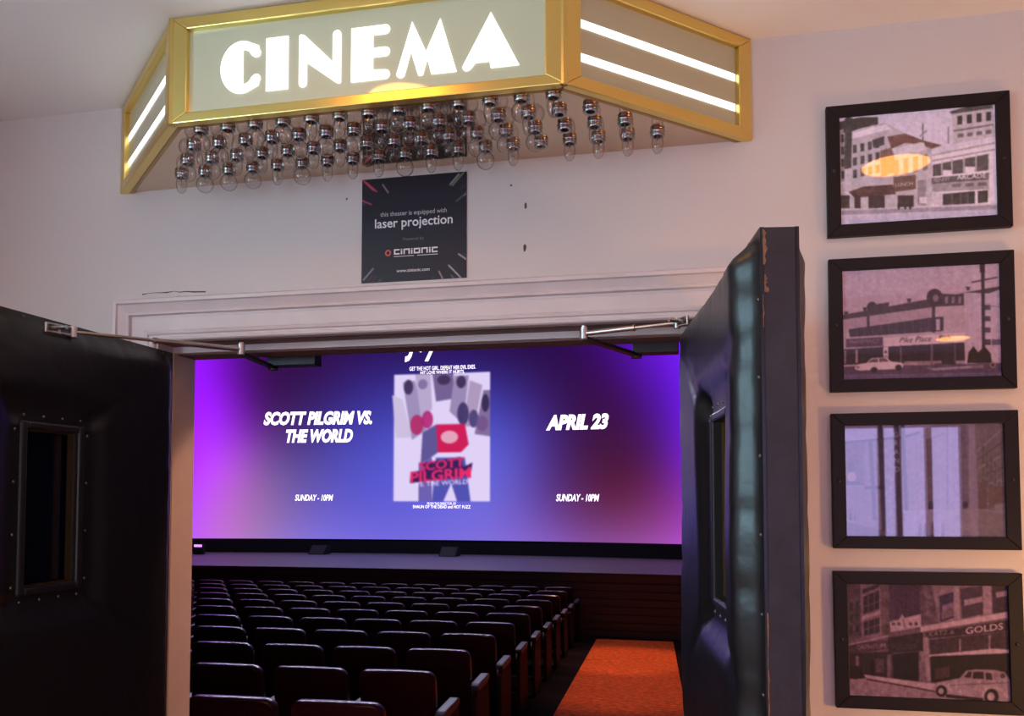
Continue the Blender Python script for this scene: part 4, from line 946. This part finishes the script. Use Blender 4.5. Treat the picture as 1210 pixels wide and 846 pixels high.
mk.v = [(x, screen_y(max(SX0, min(SX1, x)))+.03, z) for z in (STZ+.004, SCZ0) for x in bx_]; mk.f = [(i, i+1, 30+i+1, 30+i) for i in range(29)]
mk.v = [(a-so_.x, b-so_.y, c-so_.z) for a, b, c in mk.v]
mk.build('masking_skirt', M['black'], screen)
# small LED wash light and two floor boxes on the stage
p = at(235, 645, 13.6); r = empty('stage_light', (p[0], 13.6, STZ)); tag(r, 'small purple-lit lamp on the stage at the left foot of the screen', 'light')
MB().box(-.11, .11, -.05, .06, 0, .05).build('base', M['black'], r); MB().box(-.12, .12, -.03, .05, .05, p[2]+.05-STZ).build('lamp_body', M['black'], r, bevel=.01)
MB().box(-.09, .09, -.038, -.031, p[2]-STZ-.02, p[2]-STZ+.028).build('lamp_face', M['led'], r)
for (x, y), lb in (((377, 647), 'low black box on the stage below the showing title'), ((531, 654), 'low black box on the stage below the projected film poster')):
    q_ = at(x, y+4, 14.2); r = empty('stage_monitor', (q_[0], 14.2, STZ)); tag(r, lb, 'speaker', 'monitor boxes on the stage')
    mb = MB(); mb.prism([(-.16, 0), (.18, 0), (.18, .17), (.04, .19)], lambda a, b, d: (d, a, b), -.19, .19); mb.build('cabinet', M['black'], r, bevel=.01)
    g = MB(); g.prism([(-.155, .015), (.03, .178), (.028, .184), (-.165, .012)], lambda a, b, d: (d, a, b), -.16, .16); g.build('grille', M['seat_metal'], r)

# added unseen spotlight just inside the doorway, brightens the left jamb
r = empty('jamb_fill_spot', (HX1+.018, 1.0, 2.30)); tag(r, 'added warm fill spotlight, unseen on the aisle wall just inside the right door', 'fill light')
MB().lathe([(.0005, -.012), (.05, -.012), (.055, 0), (.0005, 0)], n=24).build('fill_spot_plate', M['seat_metal'], r, smooth=True).rotation_euler = (0, R(90), 0)
aim = (Vector((-1.84, .50, 1.30))-Vector((.06, 1.0, 2.30))).normalized()
hd = empty('fill_spot_head', (-.118, 0, 0)); hd.parent = r; hd.rotation_euler = (-aim).to_track_quat('Z', 'Y').to_euler()
MB().tube((-.005, 0, 0), (-.10, 0, 0), .008).build('arm', M['seat_metal'], r)
MB().lathe([(.0005, .05), (.030, .045), (.038, .02), (.040, -.05), (.036, -.05), (.033, .0), (.0005, .005)], n=22).build('fill_spot_shade', M['seat_metal'], hd, smooth=True)
ld = bpy.data.lights.new('spot_lamp', 'SPOT'); ld.energy = INNER_W; ld.color = (1, .46, .25); ld.spot_size = R(34); ld.spot_blend = .35; ld.shadow_soft_size = .03
lo = bpy.data.objects.new('spot_lamp', ld); COL.objects.link(lo); lo.parent = hd; lo.location = (0, 0, -.052)
# added unseen light bar over the stage, puts highlights on the seat tops
r = empty('seat_fill_bar', (-5.2, 11.6, HTOP)); tag(r, 'added long lavender fill bar, unseen over the front of the stage', 'fill bar')
for x in (-3.6, 0, 3.6): MB().tube((x, 0, 0), (x, 0, -.34), .012).build('fill_bar_hanger', M['seat_metal'], r)
MB().box(-4.4, 4.4, -.12, .16, -.44, -.30).build('housing', M['seat_metal'], r)
mb = MB(); mb.prism([(-.125, -.31), (-.125, -.43), (-.06, -.47), (-.05, -.445)], lambda a, b, d: (d, a, b), -4.35, 4.35); mb.build('diffuser', M['bar_fill'], r)
# ------------------------------------------------------------------ seats
def rounded_back():
    """backrest: slab with round top corners, gently dished, leaning back toward the doorway"""
    mb = MB(); w = .225; h0, h1 = .36, .822; rad = .055; N = 12
    out = [(-w, h0), (w, h0), (w, h1-rad)] + [(w-rad+rad*math.cos(R(90*i/6)), h1-rad+rad*math.sin(R(90*i/6))) for i in range(1, 7)]
    top = [(w-rad-(2*w-2*rad)*i/6, h1+.006*math.sin(math.pi*i/6)) for i in range(1, 6)]
    out += top + [(-w+rad-rad*math.sin(R(90*i/6)), h1-rad+rad*math.cos(R(90*i/6))) for i in range(0, 7)]
    n = len(out)
    def P3(a, z, d):
        lean = -(z-.40)*.20; dish = .028*(a/w)**2
        return (a, lean+d+dish, z)
    rings = [(.93, -.004), (.98, .003), (1.0, .012), (1.0, .050), (.98, .060), (.93, .066)]
    cx_, cz_ = 0, (h0+h1)/2+.05
    def sh(p, k): return (p[0]*(1-(1-k)*.45), h1-(h1-p[1])*(1-(1-k)*.2)-(1-k)*.16)
    for k, d in rings: mb.v += [P3(*sh(p, k), d) for p in out]
    m = len(rings)
    for r_ in range(m-1): mb.f += [(r_*n+i, r_*n+(i+1) % n, (r_+1)*n+(i+1) % n, (r_+1)*n+i) for i in range(n)]
    mb.f += [tuple(range(n))[::-1], tuple(range((m-1)*n, m*n))]
    return mb
def cushion():
    mb = MB(); w = .22
    pr = [(.02, .40), (.06, .375), (.40, .37), (.46, .395), (.47, .43), (.44, .462), (.36, .468), (.10, .455), (.03, .44)]
    mb.prism([(a, b) for a, b in pr], lambda a, b, d: (d, a, b), -w, w); return mb
def side_frame(x):
    mb = MB(); mb.box(x-.012, x+.012, .10, .16, 0, .56); mb.box(x-.02, x+.02, .02, .26, 0, .02); mb.box(x-.010, x+.010, -.05, .12, .38, .44); return mb
def armrest(x):
    mb = MB(); pr = [(-.10, .585), (-.07, .56), (.24, .555), (.29, .575), (.29, .60), (.25, .612), (-.07, .61), (-.10, .60)]
    mb.prism(pr, lambda a, b, d: (x+d, a, b), -.028, .028); return mb
def end_panel(x):
    mb = MB(); pr = [(-.06, .0), (.34, .0), (.36, .10), (.33, .50), (.28, .565), (-.05, .575), (-.11, .52), (-.10, .20)]
    mb.prism(pr, lambda a, b, d: (x+d, a, b), -.018, .018); return mb
SP = .53
data = {}
def proto_part(name, mb, m, smooth, bevel):
    o = mb.build(name, m, None, smooth=smooth, bevel=bevel); return o
parts0 = [proto_part('backrest', rounded_back(), M['vinyl_red'], True, 0), proto_part('seat_cushion', cushion(), M['seat_red'], True, .02),
          proto_part('armrest', armrest(-SP/2), M['arm_pad'], False, .006), proto_part('side_frame', side_frame(-SP/2), M['seat_metal'], False, 0)]
end0 = [proto_part('armrest', armrest(SP/2+.005), M['arm_pad'], False, .006), proto_part('end_panel', end_panel(SP/2+.005), M['end_panel'], False, .006)]
ORD = ['zeroth', 'first', 'second', 'third', 'fourth', 'fifth', 'sixth', 'seventh', 'eighth', 'ninth', 'tenth', 'eleventh', 'twelfth', 'thirteenth', 'fourteenth', 'fifteenth', 'sixteenth', 'seventeenth', 'eighteenth', 'nineteenth', 'twentieth']
used = set()
def use(o, root):
    if o.name in used: c = o.copy(); COL.objects.link(c)
    else: c = o; used.add(o.name)
    c.parent = root; return c
for i in range(11):
    for j in range(20):
        lx, ly = -1.40-.235-SP*j+1.4, 1.14+.935*i
        # rows bow very slightly round the screen
        X = -1.40+.05*0 + lx*math.cos(LEAN) - ly*math.sin(LEAN) + .05; Y = ly*math.cos(LEAN) + lx*math.sin(LEAN)
        zf = zfloor(Y)
        x_, y_ = proj((X, Y, zf+.86))
        if x_ < 205 or y_ > 862 or x_ > 830: continue
        root = empty('theater_chair', (X, Y, zf), LEAN)
        tag(root, 'dark red cinema seat, %s from the aisle, in the %s row from the doorway' % (ORD[j+1], ORD[i+1]), 'chair', 'cinema seats in the auditorium')
        for o in parts0: use(o, root)
        if j == 0:
            for o in end0: use(o, root)

# aisle downlights under the auditorium ceiling
for (x, y), pw in (((-.75, 6.4), .5), ((-1.0, 8.6), 1.0), ((-.55, 3.6), .35)):
    r = empty('ceiling_light', (x, y, HTOP)); tag(r, 'warm downlight can in the auditorium ceiling over the aisle', 'ceiling light', 'aisle downlights')
    MB().lathe([(.10, 0), (.10, -.14), (.085, -.14), (.08, -.02), (.0005, -.02)], n=24).build('housing', M['seat_metal'], r, smooth=True)
    ld = bpy.data.lights.new('downlight', 'SPOT'); ld.energy = AISLE_W*pw; ld.color = (1, .62, .30); ld.spot_size = R(26); ld.spot_blend = .7; ld.shadow_soft_size = .05
    lo = bpy.data.objects.new('downlight', ld); COL.objects.link(lo); lo.parent = r; lo.location = (0, 0, -.12)
